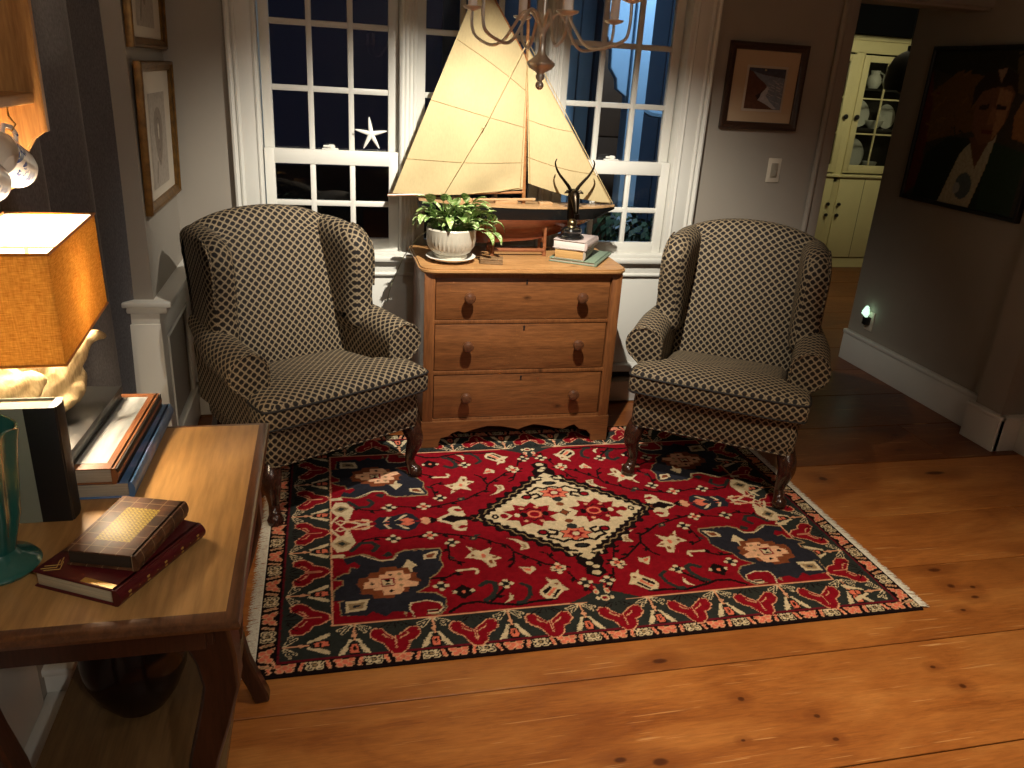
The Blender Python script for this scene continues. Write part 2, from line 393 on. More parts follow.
# baseboards
w = MB(); w.box(3.145, 3.17, 2.99, 4.135, 0, .172, .003); w.box(3.138, 3.17, 2.99, 4.137, .165, .19, .006)
w.box(3.065, 3.10, 2.785, 2.99, 0, .165, .003); w.box(3.06, 3.10, 2.78, 2.995, .16, .182, .006); w.box(3.075, 3.225, 2.785, 2.815, 0, .165, .003); w.box(3.075, 3.225, 2.78, 2.812, .16, .182, .006)
w.box(3.195, 3.225, -1.9, 2.785, 0, .17, .003); struct('baseboard_right', w, M_trim)
w = MB(); w.box(-.70, -.672, -1.9, 1.70, 0, .055, .003); w.box(-.70, -.655, -1.9, 1.70, .055, .085, .006); w.box(-.80, -.775, 2.92, 2.94, 0, .12, .003); w.box(-.795, -.60, 2.918, 2.945, 0, .13, .004); w.box(-.62, -.597, 2.945, 3.58, 0, .135, .004); w.box(-.625, -.592, 2.94, 3.58, .13, .152, .005); struct('baseboard_left', w, M_trim)
# left pier: dado rail, panel moulding, corner stile
w = MB()
w.box(-.795, -.555, 2.905, 3.6, .70, .722, .006); w.box(-.795, -.572, 2.918, 3.6, .675, .70, .008); w.box(-.795, -.602, 2.93, 3.6, .63, .678, .003)
w.box(-.795, -.60, 2.925, 2.96, .13, .635, .003); w.box(-.62, -.603, 2.945, 3.03, .13, .635, .003); w.box(-.62, -.603, 3.48, 3.6, .13, .635, .003); w.box(-.62, -.603, 3.03, 3.48, .56, .635, .003)
w.tube([(-.606, 3.04, .17), (-.606, 3.04, .55), (-.606, 3.47, .55), (-.606, 3.47, .17)], .008, 8)
struct('trim_3', w, M_trim)
w = MB(); w.box(-.80, -.735, 1.66, 1.74, .156, 2.0, .004); w.box(-.80, -.76, 2.87, 2.945, 0, 2.0, .004); struct('trim_4', w, M_trim)
# ---------------------------------------------------------------- window bank
w = MB()   # casing and mullions
for x0, x1, s in ((-.378, -.262, 1), (1.605, 1.735, -1)):
    w.box(x0, x1, YB - .02, YB + .12, .70, 2.02, .004)
    xo = x0 if s > 0 else x1
    w.tube([(xo + s * .008, YB - .024, .70), (xo + s * .008, YB - .024, 2.02)], .012, 8); w.tube([(xo + s * .030, YB - .020, .70), (xo + s * .030, YB - .020, 2.02)], .009, 8)
    w.tube([(xo + s * .104, YB - .018, .70), (xo + s * .104, YB - .018, 2.02)], .008, 8)
for xc in (.35, .994):
    w.box(xc - .036, xc + .036, YB - .012, YB + .12, .74, 2.02, .003)
    for d in (-.026, -.009, .009, .026): w.tube([(xc + d, YB - .012, .745), (xc + d, YB - .012, 2.02)], .007, 8)
w.box(-.378, 1.735, YB - .02, YB + .12, 2.0, 2.1, .004)
struct('trim_5', w, M_trim)
w = MB(); w.box(-.39, 1.75, YB - .048, YB + .05, .722, .748, .008); w.box(-.30, 1.65, YB - .03, YB + .15, .745, .765, .004); w.box(-.375, 1.735, YB - .018, YB, .652, .722, .004); w.tube([(-.375, YB - .02, .662), (1.735, YB - .02, .662)], .009, 8); struct('trim_6', w, M_trim)
for k in range(3):
    dx = .644 * k; a = -.257 + dx; b = .313 + dx
    f = MB()
    def sash(y0, y1, z0, z1, gl, gr, rows, cols, bot, top):
        f.box(a, gl, y0, y1, z0, z1, .003); f.box(gr, b, y0, y1, z0, z1, .003)
        f.box(gl - .004, gr + .004, y0, y1, z0, bot, .003); f.box(gl - .004, gr + .004, y0, y1, top, z1, .003)
        for c in cols: f.box(c - .012, c + .012, y0 + .004, y1 - .004, bot - .002, top + .002, .004)
        for r in rows: f.box(gl - .002, gr + .002, y0 + .005, y1 - .005, r - .012, r + .012, .004)
    gl, gr = -.215 + dx, .269 + dx; cols = (-.0575 + dx, .111 + dx)
    sash(3.612, 3.645, .764, 1.199, gl, gr, (.9715,), cols, .817, 1.138)
    sash(3.652, 3.685, 1.165, 2.0, gl, gr, (1.443, 1.698, 1.95), cols, 1.193, 1.96)
    o = struct('window_%d' % (k + 1), f, M_trim)
    g = MB(); g.box(gl, gr, 3.627, 3.630, .815, 1.14); obj('lower_pane', g, M_glass, o, flat=True)
    g = MB(); g.box(gl, gr, 3.667, 3.670, 1.19, 1.97); obj('upper_pane', g, M_glass, o, flat=True)
    l = MB(); xc = (a + b) / 2 - .01
    l.box(xc - .035, xc + .035, 3.616, 3.64, 1.199, 1.206, .003); l.lathe([(.016, 0), (.016, .01), (.011, .016), (.0, .017)], (xc + .005, 3.63, 1.205), 14); l.box(xc - .03, xc + .012, 3.617, 3.627, 1.209, 1.219, .004)
    obj('sash_lock', l, M_trim, o)
w = MB(); w.box(-.60, 1.735, 3.588, 3.6, .0, .655, .002); struct('trim_9', w, M_trim)
w = MB(); w.box(-.70, -.694, -1.9, 1.66, .085, .68, .002); w.box(-.70, -.68, -1.9, 1.66, .68, .70, .004); struct('trim_10', w, M_trim)
# baseboard heater
hm = paint('heater_enamel', srgb(196, 194, 188), .4, .02)
w = MB(); w.prism([(3.6, .006), (3.535, .006), (3.533, .03), (3.528, .04), (3.528, .115), (3.545, .125), (3.6, .125)], 'yz', -.60, 2.33); w.prism([(3.6, .20), (3.545, .198), (3.53, .175), (3.533, .168), (3.6, .185)], 'yz', -.60, 2.33); w.box(-.6, 2.33, 3.585, 3.6, .12, .19); w.box(-.6, 2.33, 3.56, 3.566, .135, .16, mi=1)
struct('trim_7', w, [hm, M_dark])
w = MB(); w.box(-.80, -.64, 1.70, 2.90, .0, .15, .006); w.box(-.80, -.632, 1.69, 2.91, .135, .155, .004); struct('trim_11', w, M_trim)
# ---------------------------------------------------------------- exterior, seen through the right-hand window
M_pale = paint('pale_blue_siding', srgb(150, 180, 205), .6, .05); M_deep = paint('blue_board_siding', srgb(70, 90, 112), .7, .1); M_brown = paint('porch_door_brown', srgb(92, 66, 48), .6, .12)
w = MB()
for i in range(12): w.box(1.0 + i * .23, 1.0 + i * .23 + .218, 7.3, 7.35, -.3, 4.0, .004)
struct('wall_porch', w, M_deep)
w = MB(); w.box(-8, 10, 3.9, 16, -.34, -.3); struct('ground', w, paint('night_lawn', srgb(40, 50, 34), .9, .3))
t = thing('porch_post', 'pale blue porch post with scalloped bracket outside the right window', 'post', (1.98, 5.02, -.3))
w = MB(); w.box(1.86, 1.975, 4.96, 5.08, -.3, 3.2, .006); obj('shaft', w, M_pale, t)
pts = [(1.86, 2.5), (1.62, 2.5), (1.64, 2.05), (1.70, 1.92), (1.695, 1.8), (1.73, 1.72), (1.735, 1.62), (1.78, 1.56), (1.79, 1.5), (1.85, 1.46), (1.86, 1.40)]
w = MB(); w.prism(pts, 'xz', 4.99, 5.05, b=.004); obj('bracket', w, M_pale, t)
t = thing('porch_door', 'brown panelled porch door beyond the right window', 'door', (1.95, 6.0, -.3))
w = MB(); w.box(1.72, 2.28, 6.0, 6.05, -.3, 1.9, .004); w.box(1.80, 1.96, 5.985, 6.0, .3, 1.0, .006); w.box(2.04, 2.20, 5.985, 6.0, .3, 1.0, .006); w.box(1.80, 2.20, 5.985, 6.0, 1.15, 1.8, .006); obj('door_leaf', w, M_brown, t)
w = MB(); w.lathe([(.03, 0), (.03, .012), (.012, .02), (.012, .05), (.028, .06), (.024, .085), (0, .09)], (2.22, 5.995, .75), 16, M=Matrix.Rotation(R(90), 3, 'X')); obj('door_knob', w, metal('dull_brass', (.5, .38, .16)), t)
t = thing('porch_screen', 'pale blue boarded screen left of the porch post', 'screen', (1.56, 5.3, -.3))
w = MB()
for i in range(3): w.box(1.42 + i * .1, 1.42 + i * .1 + .092, 5.30, 5.33, -.3, 3.0, .004)
obj('boards', w, M_pale, t); w = MB(); w.box(1.72, 1.78, 5.27, 5.36, -.3, 3.0, .004); obj('corner_board', w, M_deep, t)
t = thing('porch_railing', 'white curved porch railing past the pale blue post', 'railing', (2.3, 5.4, -.3))
w = MB(); w.tube([(2.06, 5.4, 1.42), (2.2, 5.42, 1.36), (2.5, 5.45, 1.33), (3.0, 5.5, 1.32)], .03, 8); obj('handrail', w, M_pale, t)
for i in range(5):
    w = MB(); w.box(2.12 + i * .2, 2.15 + i * .2, 5.41, 5.44, -.3, 1.36, .003); obj('baluster', w, M_pale, t)
leafm = paint('shrub_leaves', (.03, .06, .025), .6, .4, 20)
def shrub(x, y, z, r, n, lab):
    t = thing('shrub', lab, 'bush', (x, y, -.3)); s = MB(); s.tube([(x, y, -.3), (x + .02, y, z - .1)], .02, 6); obj('stem', s, M_brown, t)
    l = MB()
    for i in range(n):
        d = Vector(rng.normal(size=3)).normalized(); c = Vector((x, y, z)) + d * r * (rng.random() ** .4); c.z = z + (c.z - z) * 1.2
        a = d.orthogonal().normalized() * .035; b = d.cross(a).normalized() * .016; tip = d * .01
        l.add([c - a, c + b + tip, c + a, c - b + tip], [[0, 1, 2, 3]])
    obj('leaves', l, leafm, t, recalc=False)
shrub(1.66, 4.3, .55, .28, 900, 'dark green shrub low outside the right window, nearest the pale blue post')
shrub(2.36, 5.0, .50, .27, 800, 'dark green shrub outside at the right edge of the right window')
shrub(-.2, 4.6, .5, .3, 700, 'dark shrub outside below the left window')
RUGQ=[["K","L",9,[-484,-533,-440,-501,-390,-496,-352,-510,-267,-530,-214,-521,-141,-518]],["K","L",8,[-352,-506,-313,-463,-285,-430]],["K","L",7,[-525,-358,-469,-357,-423,-329]],["K","L",7,[-487,-85,-417,-104,-320,-137,-271,-176,-231,-199,-218,-240,-232,-304,-254,-328]],["K","L",7,[-218,-240,-172,-284,-128,-327,-48,-356]],["K","L",6,[-436,-162,-445,-257,-400,-281]],["K","L",6,[-756,-157,-725,-103,-670,-90,-584,-111,-505,-91]],["K","L",6,[-62,-383,-46,-438,-15,-494]],["K","L",6,[-84,-326,-107,-266,-127,-254]],["DG","L",14,[-367,-414,-341,-397,-320,-408,-322,-445,-342,-479,-364,-492]],["DG","L",12,[-232,-424,-210,-444,-218,-485,-243,-517,-264,-518]],["DG","L",13,[-769,-165,-736,-121,-699,-121,-679,-148,-696,-174]],["T","P",0,[-800,-203,-736,-186,-708,-199,-669,-236,-634,-225,-624,-198,-588,-177,-505,-188,-600,-178,-468,-181,-462,-206,-475,-247,-468,-287,-493,-331,-521,-354,-532,-395,-568,-421,-512,-430,-485,-464,-489,-511,-512,-541,-552,-535,-594,-536,-608,-504,-619,-543,-622,-502,-657,-502,-678,-520,-716,-489,-731,-511,-810,-508,-816,-436,-802,-435,-833,-429,-833,-380,-818,-362,-802,-350,-802,-332,-832,-326,-823,-308,-797,-291,-781,-288,-776,-259,-751,-269,-737,-256,-761,-226,-785,-241]],["N","P",0,[-797,-210,-737,-193,-709,-206,-669,-243,-632,-232,-619,-204,-586,-184,-506,-195,-606,-184,-472,-188,-466,-208,-480,-248,-472,-286,-496,-327,-524,-350,-534,-391,-578,-423,-515,-435,-489,-466,-493,-509,-513,-535,-546,-530,-549,-512,-521,-524,-502,-507,-506,-485,-548,-468,-598,-477,-603,-501,-591,-525,-623,-509,-658,-508,-678,-527,-716,-496,-730,-516,-807,-505,-812,-440,-798,-434,-829,-433,-830,-388,-817,-367,-799,-354,-797,-327,-825,-322,-820,-314,-796,-297,-777,-294,-772,-264,-749,-273,-741,-243,-742,-256,-761,-231,-787,-245]],["R","P",0,[-604,-500,-598,-474,-548,-466,-505,-484,-500,-508,-518,-528,-549,-530,-591,-547,-594,-525]],["C","L",4,[-592,-540,-604,-500,-598,-474,-548,-466,-505,-484,-500,-508,-518,-528,-549,-530,-548,-516,-521,-517]],["K","L",6,[-550,-520,-519,-520]],["C","P",0,[-607,-281,-585,-239,-566,-264,-557,-279,-574,-290,-574,-312,-602,-313]],["C","P",0,[-796,-440,-725,-435,-734,-488,-797,-494]],["T","P",0,[-785,-452,-737,-449,-745,-479,-785,-482]],["N","P",0,[-775,-463,-749,-460,-755,-471,-773,-472]],["C","P",0,[-532,-218,-492,-200,-476,-200,-491,-242,-533,-246]],["B","P",0,[-522,-219,-494,-212,-489,-214,-500,-236,-522,-238]],["R","P",0,[-678,-214,-655,-189,-635,-168,-625,-207,-648,-232,-669,-234]],["DG","P",0,[-669,-204,-644,-181,-630,-207,-654,-216]],["C","L",4,[-737,-195,-679,-234,-632,-234,-619,-208]],["C","P",0,[-838,-113,-815,-71,-793,-64,-782,-30,-768,-47,-752,-114,-780,-163,-816,-168]],["T","P",0,[-826,-114,-799,-90,-768,-120,-800,-142]],["DG","P",0,[-816,-114,-799,-103,-781,-119,-799,-129]],["C","P",0,[-837,-198,-832,-180,-791,-181,-796,-203]],["C","L",9,[-798,-22,-776,-30,-726,0,-704,-5,-704,-26,-722,-32]],["C","L",8,[-833,-23,-820,-50,-809,-67]],["C","P",0,[-822,28,-802,42,-780,21,-803,-1]],["R","P",0,[-813,25,-802,33,-790,21,-803,10]],["CS","L",7,[-780,21,-741,29,-691,14]],["N","P",0,[-683,16,-661,46,-579,3,-517,-5,-539,-50,-563,-63,-612,-44,-645,-42,-665,-16]],["C","P",0,[-653,-5,-640,-11,-622,-39,-634,-41]],["C","P",0,[-609,-9,-587,-20,-559,-47,-573,-49]],["S","P",0,[-593,16,-560,28,-536,8,-563,-8]],["S","P",0,[-644,16,-627,9,-641,5]],["S","P",0,[-515,9,-494,28,-480,1,-502,-20]],["K","P",0,[-493,6,-474,21,-453,5,-480,-22]],["CS","P",0,[-516,12,-494,28,-476,8,-499,-18]],["C","P",0,[-454,7,-427,26,-372,2,-346,-17,-349,-50,-373,-49,-387,-61,-376,-71,-351,-62,-360,-85,-386,-85,-403,-69,-407,-37,-431,-23]],["K","P",0,[-438,5,-398,22,-319,1,-345,-12,-373,-3,-394,-28,-410,-22]],["K","L",9,[-343,1,-284,-3]],["B","E",[14,14],[-307,0]],["C","P",0,[-393,-254,-363,-222,-377,-183,-331,-223,-290,-201,-306,-240,-265,-272,-295,-282,-292,-314,-314,-322,-335,-276,-362,-260]],["S","E",[13,15],[-327,-250]],["B","E",[14,8],[-353,-208]],["B","E",[12,8],[-364,-244]],["B","E",[15,6],[-290,-263]],["B","E",[12,13],[-308,-289]],["C","P",0,[-225,-154,-190,-166,-156,-196,-156,-228,-194,-235,-181,-207,-196,-176]],["T","P",0,[-184,-190,-167,-202,-166,-225,-184,-227,-176,-208]],["C","D",1,[-492,-100]],["C","D",0,[-422,-156]],["C","D",0,[-622,-106]],["C","D",0,[-283,-417]],["C","D",1,[-90,-364]],["C","D",0,[-22,-446]],["C","D",1,[-88,-351]],["C","D",0,[-493,-401]],["DG","E",[25,14],[-343,-139]],["T","E",[10,7],[-343,-139]],["K","P",0,[-465,-433,-424,-402,-385,-441,-431,-477]],["C","E",[11,10],[-455,-437]],["S","E",[11,10],[-426,-440]],["C","E",[11,10],[-397,-436]],["C","L",9,[-427,-324,-369,-321,-362,-334,-368,-348]],["C","P",0,[-282,-463,-273,-485,-280,-504,-309,-516,-289,-495]],["C","P",0,[-181,-466,-140,-430,-148,-398,-129,-417,-110,-417,-103,-448,-84,-476,-107,-481,-143,-516,-173,-512,-186,-486]],["K","P",0,[-176,-475,-145,-448,-137,-456,-170,-492]],["K","P",0,[-153,-507,-121,-466,-112,-473,-144,-510]],["S","P",0,[-165,-493,-135,-458,-125,-463,-157,-502]],["B","E",[9,8],[-118,-441]],["C","P",0,[-218,-330,-185,-339,-172,-331,-167,-355,-195,-379,-206,-358]],["S","P",0,[-209,-338,-186,-345,-185,-361,-202,-354]],["DG","P",0,[-105,-547,-49,-518,-12,-498,20,-460,39,-450,13,-551]],["C","E",[16,16],[36,-499]],["S","E",[9,9],[37,-499]],["C","E",[17,17],[22,-533]],["R","E",[9,9],[22,-533]],["C","E",[11,11],[-6,-533]],["S","E",[8,8],[34,-477]]]
TREF=[-69,41,-60,54,-41,52,-28,32,-7,12,20,33,43,52,61,48,65,23,48,3,32,-4,25,-31,5,-49,-13,-46,-24,-31,-36,-5,-55,7,-69,24]
# ---------------------------------------------------------------- wing chairs
M_up = upholstery(); M_welt = paint('dark_welt_cord', (.010, .008, .007), .7, .1); M_mahog = wood('dark_mahogany', (.012, .005, .003), (.05, .016, .009), 'z', .22, 1, .4, False)
def mirror(pts, s): return [(s * p[0], p[1], p[2]) for p in pts]
def smooth2(pts, n=4, closed=True):
    # Catmull-Rom through 2D/3D points
    P = [Vector(p) for p in pts]; out = []; m = len(P); rngk = range(m if closed else m - 1)
    for i in rngk:
        p0 = P[(i - 1) % m] if closed or i > 0 else P[i]; p1 = P[i]; p2 = P[(i + 1) % m]; p3 = P[(i + 2) % m] if closed or i + 2 < m else p2
        for k in range(n):
            t = k / n
            out.append(tuple(.5 * ((2 * p1) + (p2 - p0) * t + (2 * p0 - 5 * p1 + 4 * p2 - p3) * t * t + (3 * p1 - p0 - 3 * p2 + p3) * t ** 3)))
    if not closed: out.append(tuple(P[-1]))
    return out
def rrect(x0, x1, y0, y1, r, n=5):
    o = []
    for cx, cy, a in ((x1 - r, y0 + r, -90), (x1 - r, y1 - r, 0), (x0 + r, y1 - r, 90), (x0 + r, y0 + r, 180)):
        for k in range(n + 1):
            t = R(a + 90 * k / n); o.append((cx + r * math.cos(t), cy + r * math.sin(t)))
    return o
def arm_profile(t, s):
    # t 0 front .. 1 back ; closed loop in x-z
    q = max(0, (t - .45) / .55); ztop = .612 + .035 * t; r = .074 - .010 * t - .022 * q; xc = .322 - .026 * q; zc = ztop - r
    xi = .252; xo = .332 - .01 * t
    pts = [(xi + .012, .30), (xi, .42), (xi - .002, zc - .05), (xc - r * .98, zc)]
    for k in range(1, 12):
        a = R(180 - k * 20); pts.append((xc + r * math.cos(a) * (1.02 if k > 5 else 1), zc + r * math.sin(a)))
    pts += [(xc + r * .45, zc - r * .92), (xo + .004, zc - .085), (xo, .45), (xo - .004, .30)]
    return pts
def build_chair(label, loc, rz):
    t = thing('wing_chair', label, 'armchair', loc, rz, 'wing chairs either side of the chest')
    k = dict(parent=t, local=True)
    # seat frame (upholstered rail)
    b = MB(); rings = []
    for z, dx in ((.222, .0), (.232, .006), (.30, .008), (.365, .004), (.372, -.01)):
        ring = []
        for x, y in rrect(-1, 1, 0, 1, .10, 5):
            wd = .322 + dx - .045 * max(0, y); yy = -.018 - dx + y * (.60 + 2 * dx)
            ring.append((x * wd, yy - .012 * (1 - x * x) * (1 - y), z))
        rings.append(ring)
    b.loft(rings); obj('seat_rail', b, M_up, **k)
    w = MB(); w.tube([(p[0], p[1], .224) for p in rings[0]] + [(rings[0][0][0], rings[0][0][1], .224)], .005, 6); obj('lower_piping', w, M_up, **k)
    # T cushion
    half = [(0, .47), (.235, .46), (.25, .42), (.25, .12), (.262, .098), (.325, .085), (.343, .06), (.345, -.02), (.328, -.048), (.25, -.058), (.12, -.064)]
    ol = half + [(-x, y) for x, y in half[:0:-1]]; ol = smooth2([(x, y, 0) for x, y in ol], 4)
    c = MB(); rings = []
    for s, z in ((.95, .366), (.985, .37), (1.0, .385), (1.006, .412), (1.0, .44), (.985, .456), (.955, .466), (.86, .478), (.7, .486), (.5, .491), (.25, .494), (.02, .495)):
        sag = .012 * (1 - s)
        rings.append([(x * s, .2 + (y - .2) * s, z - sag - (.14 * max(0, .2 + (y - .2) * s - .12) if z > .40 else 0)) for x, y, _ in ol])
    c.loft(rings, uv=False); obj('seat_cushion', c, M_up, **k)
    w = MB(); w.tube([(x * 1.002, .2 + (y - .2) * 1.002, .447) for x, y, _ in ol if y < .115], .0042, 6); w.tube([(x * .995, .2 + (y - .2) * .995, .378) for x, y, _ in ol if y < .12], .0035, 6)
    obj('cushion_welt', w, M_welt, **k)
    # back
    bk = MB(); rings = []; nx = 22
    for i in range(nx + 1):
        u = -1 + 2 * i / nx; xs_ = lambda z: u * (.244 + .052 * min(1, max(0, (z - .42) / .5)))
        top = 1.010 - .050 * (u * u) - .020 * (abs(u) ** 5)
        puff = .030 * (1 - u ** 4); ring = []
        fy = lambda z: .405 + .30 * (z - .45)
        zs = [.40, .50, .60, .70, .80, .90, top - .045]
        for z in zs: ring.append((xs_(z), fy(z) - puff * (math.sin(math.pi * min(1, max(0, (z - .40) / (top - .38)))) ** .6), z))
        yt = fy(top); x = xs_(top); ring += [(x, yt - .012, top - .018), (x, yt + .012, top - .003), (x, yt + .045, top), (x, yt + .08, top - .012), (x, yt + .098, top - .05)]
        for z in (.85, .65, .45, .24): ring.append((xs_(z) * 1.05, min(.635, fy(z) + .125) - (.02 if z < .3 else 0), z))
        ring += [(xs_(.24), fy(.3) + .05, .24), (xs_(.33), fy(.35) + .02, .33)]
        rings.append(ring)
    bk.loft(rings); obj('backrest', bk, M_up, **k, sharp=60)
    # wings, arms
    wo = [(.305, .53), (.303, .66), (.298, .76), (.298, .83), (.306, .87), (.332, .912), (.375, .940), (.43, .954), (.53, .962), (.61, .957), (.66, .93), (.645, .84), (.61, .72), (.57, .53)]
    wo = [(p[0], p[1]) for p in smooth2([(y, z, 0) for y, z in wo], 4)]
    for s in (-1, 1):
        w = MB()
        w.slab(wo, 'yz', .222 * s, .338 * s, [(.085, .02), (.05, .03), (.028, .09), (.012, .20), (.003, .35), (0, .5), (.003, .64), (.012, .8), (.028, .93), (.05, .985), (.085, 1)])
        w.v = [(x + s * .034 * max(0, (.62 - y) / .32) - s * .026, y, z) for x, y, z in w.v]
        obj('wing', w, M_up, **k, sharp=60)
        w = MB(); pp = wo[6:29]; w.tube([(s * (.338 - .016 + .034 * max(0, (.62 - y) / .32) - .026), y + .013, z - (.011 if z > .90 else 0)) for y, z in pp], .0045, 6); obj('wing_piping', w, M_up, **k)
        a = MB(); rings = []
        for j in range(15):
            tt = j / 14; y = .095 + tt * .45
            rings.append([(s * x, y, z) for x, z in arm_profile(tt, s)])
        f = rings[0]; cx = sum(p[0] for p in f) / len(f); cz = sum(p[2] for p in f) / len(f)
        rings = [[(cx + (p[0] - cx) * q, .095 - d, cz + (p[2] - cz) * q) for p in f] for q, d in ((.90, .010), (.97, .008))] + rings
        a.loft(rings); obj('arm', a, M_up, **k, sharp=60)
        wv = MB(); wv.tube([(p[0], .086, p[2]) for p in [(cx + (q[0] - cx) * .97, 0, cz + (q[2] - cz) * .97) for q in f[1:-1]]], .0055, 6); obj('arm_piping', wv, M_up, **k)
        # legs
        l = MB(); path = [(.285, .04, .26), (.292, .03, .225), (.306, .005, .185), (.310, -.004, .15), (.302, .006, .10), (.298, .012, .06), (.302, .0, .03), (.307, -.012, .015), (.307, -.014, .0)]
        l.tube(smooth2(mirror(path, s), 3, False), [r for r0, r1 in zip([.036, .036, .037, .033, .025, .019, .021, .030, .027], [.036, .037, .033, .025, .019, .021, .030, .027, .027]) for r in (r0, r0 + (r1 - r0) / 3, r0 + (r1 - r0) * 2 / 3)][:24] + [.027], 14)
        obj('front_leg', l, M_mahog, **k)
        l = MB(); l.tube([(s * .245, .53, .26), (s * .25, .54, .18), (s * .255, .575, .08), (s * .255, .60, 0)], [.034, .032, .028, .024], 4, sq=True); obj('rear_leg', l, M_mahog, **k)
    return t
build_chair('left of the two diamond-weave wing chairs, in the corner left of the chest', (.047, 2.70, .0125), R(30.5))
build_chair('right of the two diamond-weave wing chairs, below the light switch', (1.470, 2.598, .0150), R(-33.5))

# ---------------------------------------------------------------- chest of drawers
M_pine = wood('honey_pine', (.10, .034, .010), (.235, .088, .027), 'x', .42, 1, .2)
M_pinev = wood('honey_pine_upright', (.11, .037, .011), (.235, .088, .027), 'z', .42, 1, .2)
M_knob = wood('dark_turned_knob', (.06, .022, .010), (.13, .05, .022), 'x', .3, 3, .3, False)
X0, X1, YF, YK, ZT = .372, 1.217, 3.085, 3.515, .81
t = thing('chest_of_drawers', 'honey pine chest of three drawers between the wing chairs', 'chest of drawers', ((X0 + X1) / 2, 3.3, .0095))
c = MB(); c.box(X0, X0 + .045, YF, YK, .12, .79, .003); c.box(X1 - .045, X1, YF, YK, .12, .79, .003); c.box(X0 + .04, X1 - .04, YK - .015, YK, .12, .79); c.box(X0, X1, YF + .02, YK, .118, .135)
c.box(X0 + .03, X1 - .03, YF + .001, YF + .04, .77, .79); c.box(X0 + .03, X1 - .03, YF + .006, YF + .05, .572, .588, .002); c.box(X0 + .03, X1 - .03, YF + .006, YF + .05, .345, .362, .002); c.box(X0 + .03, X1 - .03, YF + .006, YF + .05, .125, .142, .002)
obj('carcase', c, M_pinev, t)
o = []
for k in range(9): a = R(180 + 90 * k / 8); o.append((X0 + .045 + .065 * math.cos(a) * 1.0, YF + .045 + .065 * math.sin(a)))
for k in range(9): a = R(270 + 90 * k / 8); o.append((X1 - .045 + .065 * math.cos(a), YF + .045 + .065 * math.sin(a)))
o += [(X1 + .02, YK + .01), (X0 - .02, YK + .01)]
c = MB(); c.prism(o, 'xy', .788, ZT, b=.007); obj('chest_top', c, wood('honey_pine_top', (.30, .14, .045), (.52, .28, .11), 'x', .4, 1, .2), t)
for z0, z1 in ((.590, .770), (.364, .570), (.144, .343)):
    d = MB(); d.box(X0 + .048, X1 - .05, YF + .008, YF + .03, z0, z1, .003); d.box(X0 + .06, X1 - .06, YF + .03, YK - .03, z0 + .01, z1 - .02)
    dr = obj('drawer', d, M_pine, t)
    zk = {.590: .690, .364: .480, .144: .247}[z0]
    for xk in (.556, 1.038):
        kb = MB(); kb.lathe([(.011, 0), (.011, .014), (.017, .020), (.023, .030), (.024, .038), (.019, .046), (.008, .050), (0, .0505)], (xk, YF + .009, zk), 20, M=Matrix.Rotation(R(90), 3, 'X')); obj('drawer_knob', kb, M_knob, dr)
    kh = MB(); xk = .80; zz = z1 - .012
    kh.prism([(xk - .004, zz - .016), (xk + .004, zz - .016), (xk + .003, zz - .006), (xk + .005, zz), (xk, zz + .005), (xk - .005, zz), (xk - .003, zz - .006)], 'xz', YF + .006, YF + .012); obj('keyhole', kh, M_black, dr)
pl = [(X0 - .004, .0), (X0 - .004, .122), (X1 + .004, .122), (X1 + .004, 0), (1.145, 0), (1.142, .03), (1.12, .055), (1.085, .062), (1.06, .085), (1.035, .078), (1.01, .066), (.97, .072), (.92, .086), (.87, .094), (.83, .084), (.80, .072), (.77, .080), (.72, .090), (.66, .094), (.60, .080), (.56, .066), (.53, .075), (.505, .066), (.485, .050), (.455, .045), (.445, .02), (.445, 0)]
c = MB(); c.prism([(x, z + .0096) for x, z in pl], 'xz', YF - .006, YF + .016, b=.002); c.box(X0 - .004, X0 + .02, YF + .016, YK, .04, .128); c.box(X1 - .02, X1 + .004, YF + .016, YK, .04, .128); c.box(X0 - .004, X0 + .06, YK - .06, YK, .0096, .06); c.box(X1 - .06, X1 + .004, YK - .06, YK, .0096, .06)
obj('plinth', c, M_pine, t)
# ---------------------------------------------------------------- rug
RC = dict(R=srgb(130, 16, 28), N=srgb(40, 40, 48), DG=srgb(44, 47, 44), C=srgb(208, 188, 152), CS=srgb(212, 154, 118), S=srgb(214, 112, 86), B=srgb(122, 66, 40), K=srgb(26, 16, 16), T=srgb(150, 126, 92), M=srgb(96, 22, 32))
RW, RH = 2.09, 1.47
ra = Ras(RW, RH, .0031, RC['K'])
hx, hy = RW / 2, RH / 2
def guard(axis, sgn):
    L = hx if axis == 'x' else hy; n = int(round(2 * L / .167)); st = 2 * L / n
    o = (hy if axis == 'x' else hx) - .028
    def P(u, v): return (u, sgn * (o - v)) if axis == 'x' else (sgn * (o - v), u)
    def pl(pts, c): ra.poly([P(a, b) for a, b in pts], c)
    for i in range(n):
        u = -L + (i + .5) * st
        for du, dv in ((-.018, .008), (.018, .008), (-.012, -.010), (.012, -.010), (0, .0)):
            x, y = P(u + du, dv); ra.ell(x, y, .0115, .0115, RC['CS']); ra.ell(x, y, .008, .008, RC['S'])
        for sg in (-1, 1):
            pl([(u + sg * .034, -.018), (u + sg * .044, -.020), (u + sg * .054, .016), (u + sg * .044, .020)], RC['CS']); pl([(u + sg * .038, -.014), (u + sg * .044, -.015), (u + sg * .050, .013), (u + sg * .045, .015)], RC['S'] if axis == 'x' else RC['T'])
            pl([(u + sg * .022, .022), (u + sg * .034, .024), (u + sg * .03, .012)], RC['CS'])
        q = u + st / 2
        for du, dv in ((-.013, -.009), (.013, -.009), (-.013, .010), (.013, .010), (0, .0)):
            x, y = P(q + du, dv); ra.ell(x, y, .0125, .0125, RC['C']); ra.ell(x, y, .0088, .0088, RC['K']); ra.ell(x, y, .005, .005, RC['C'] if du else RC['T'])
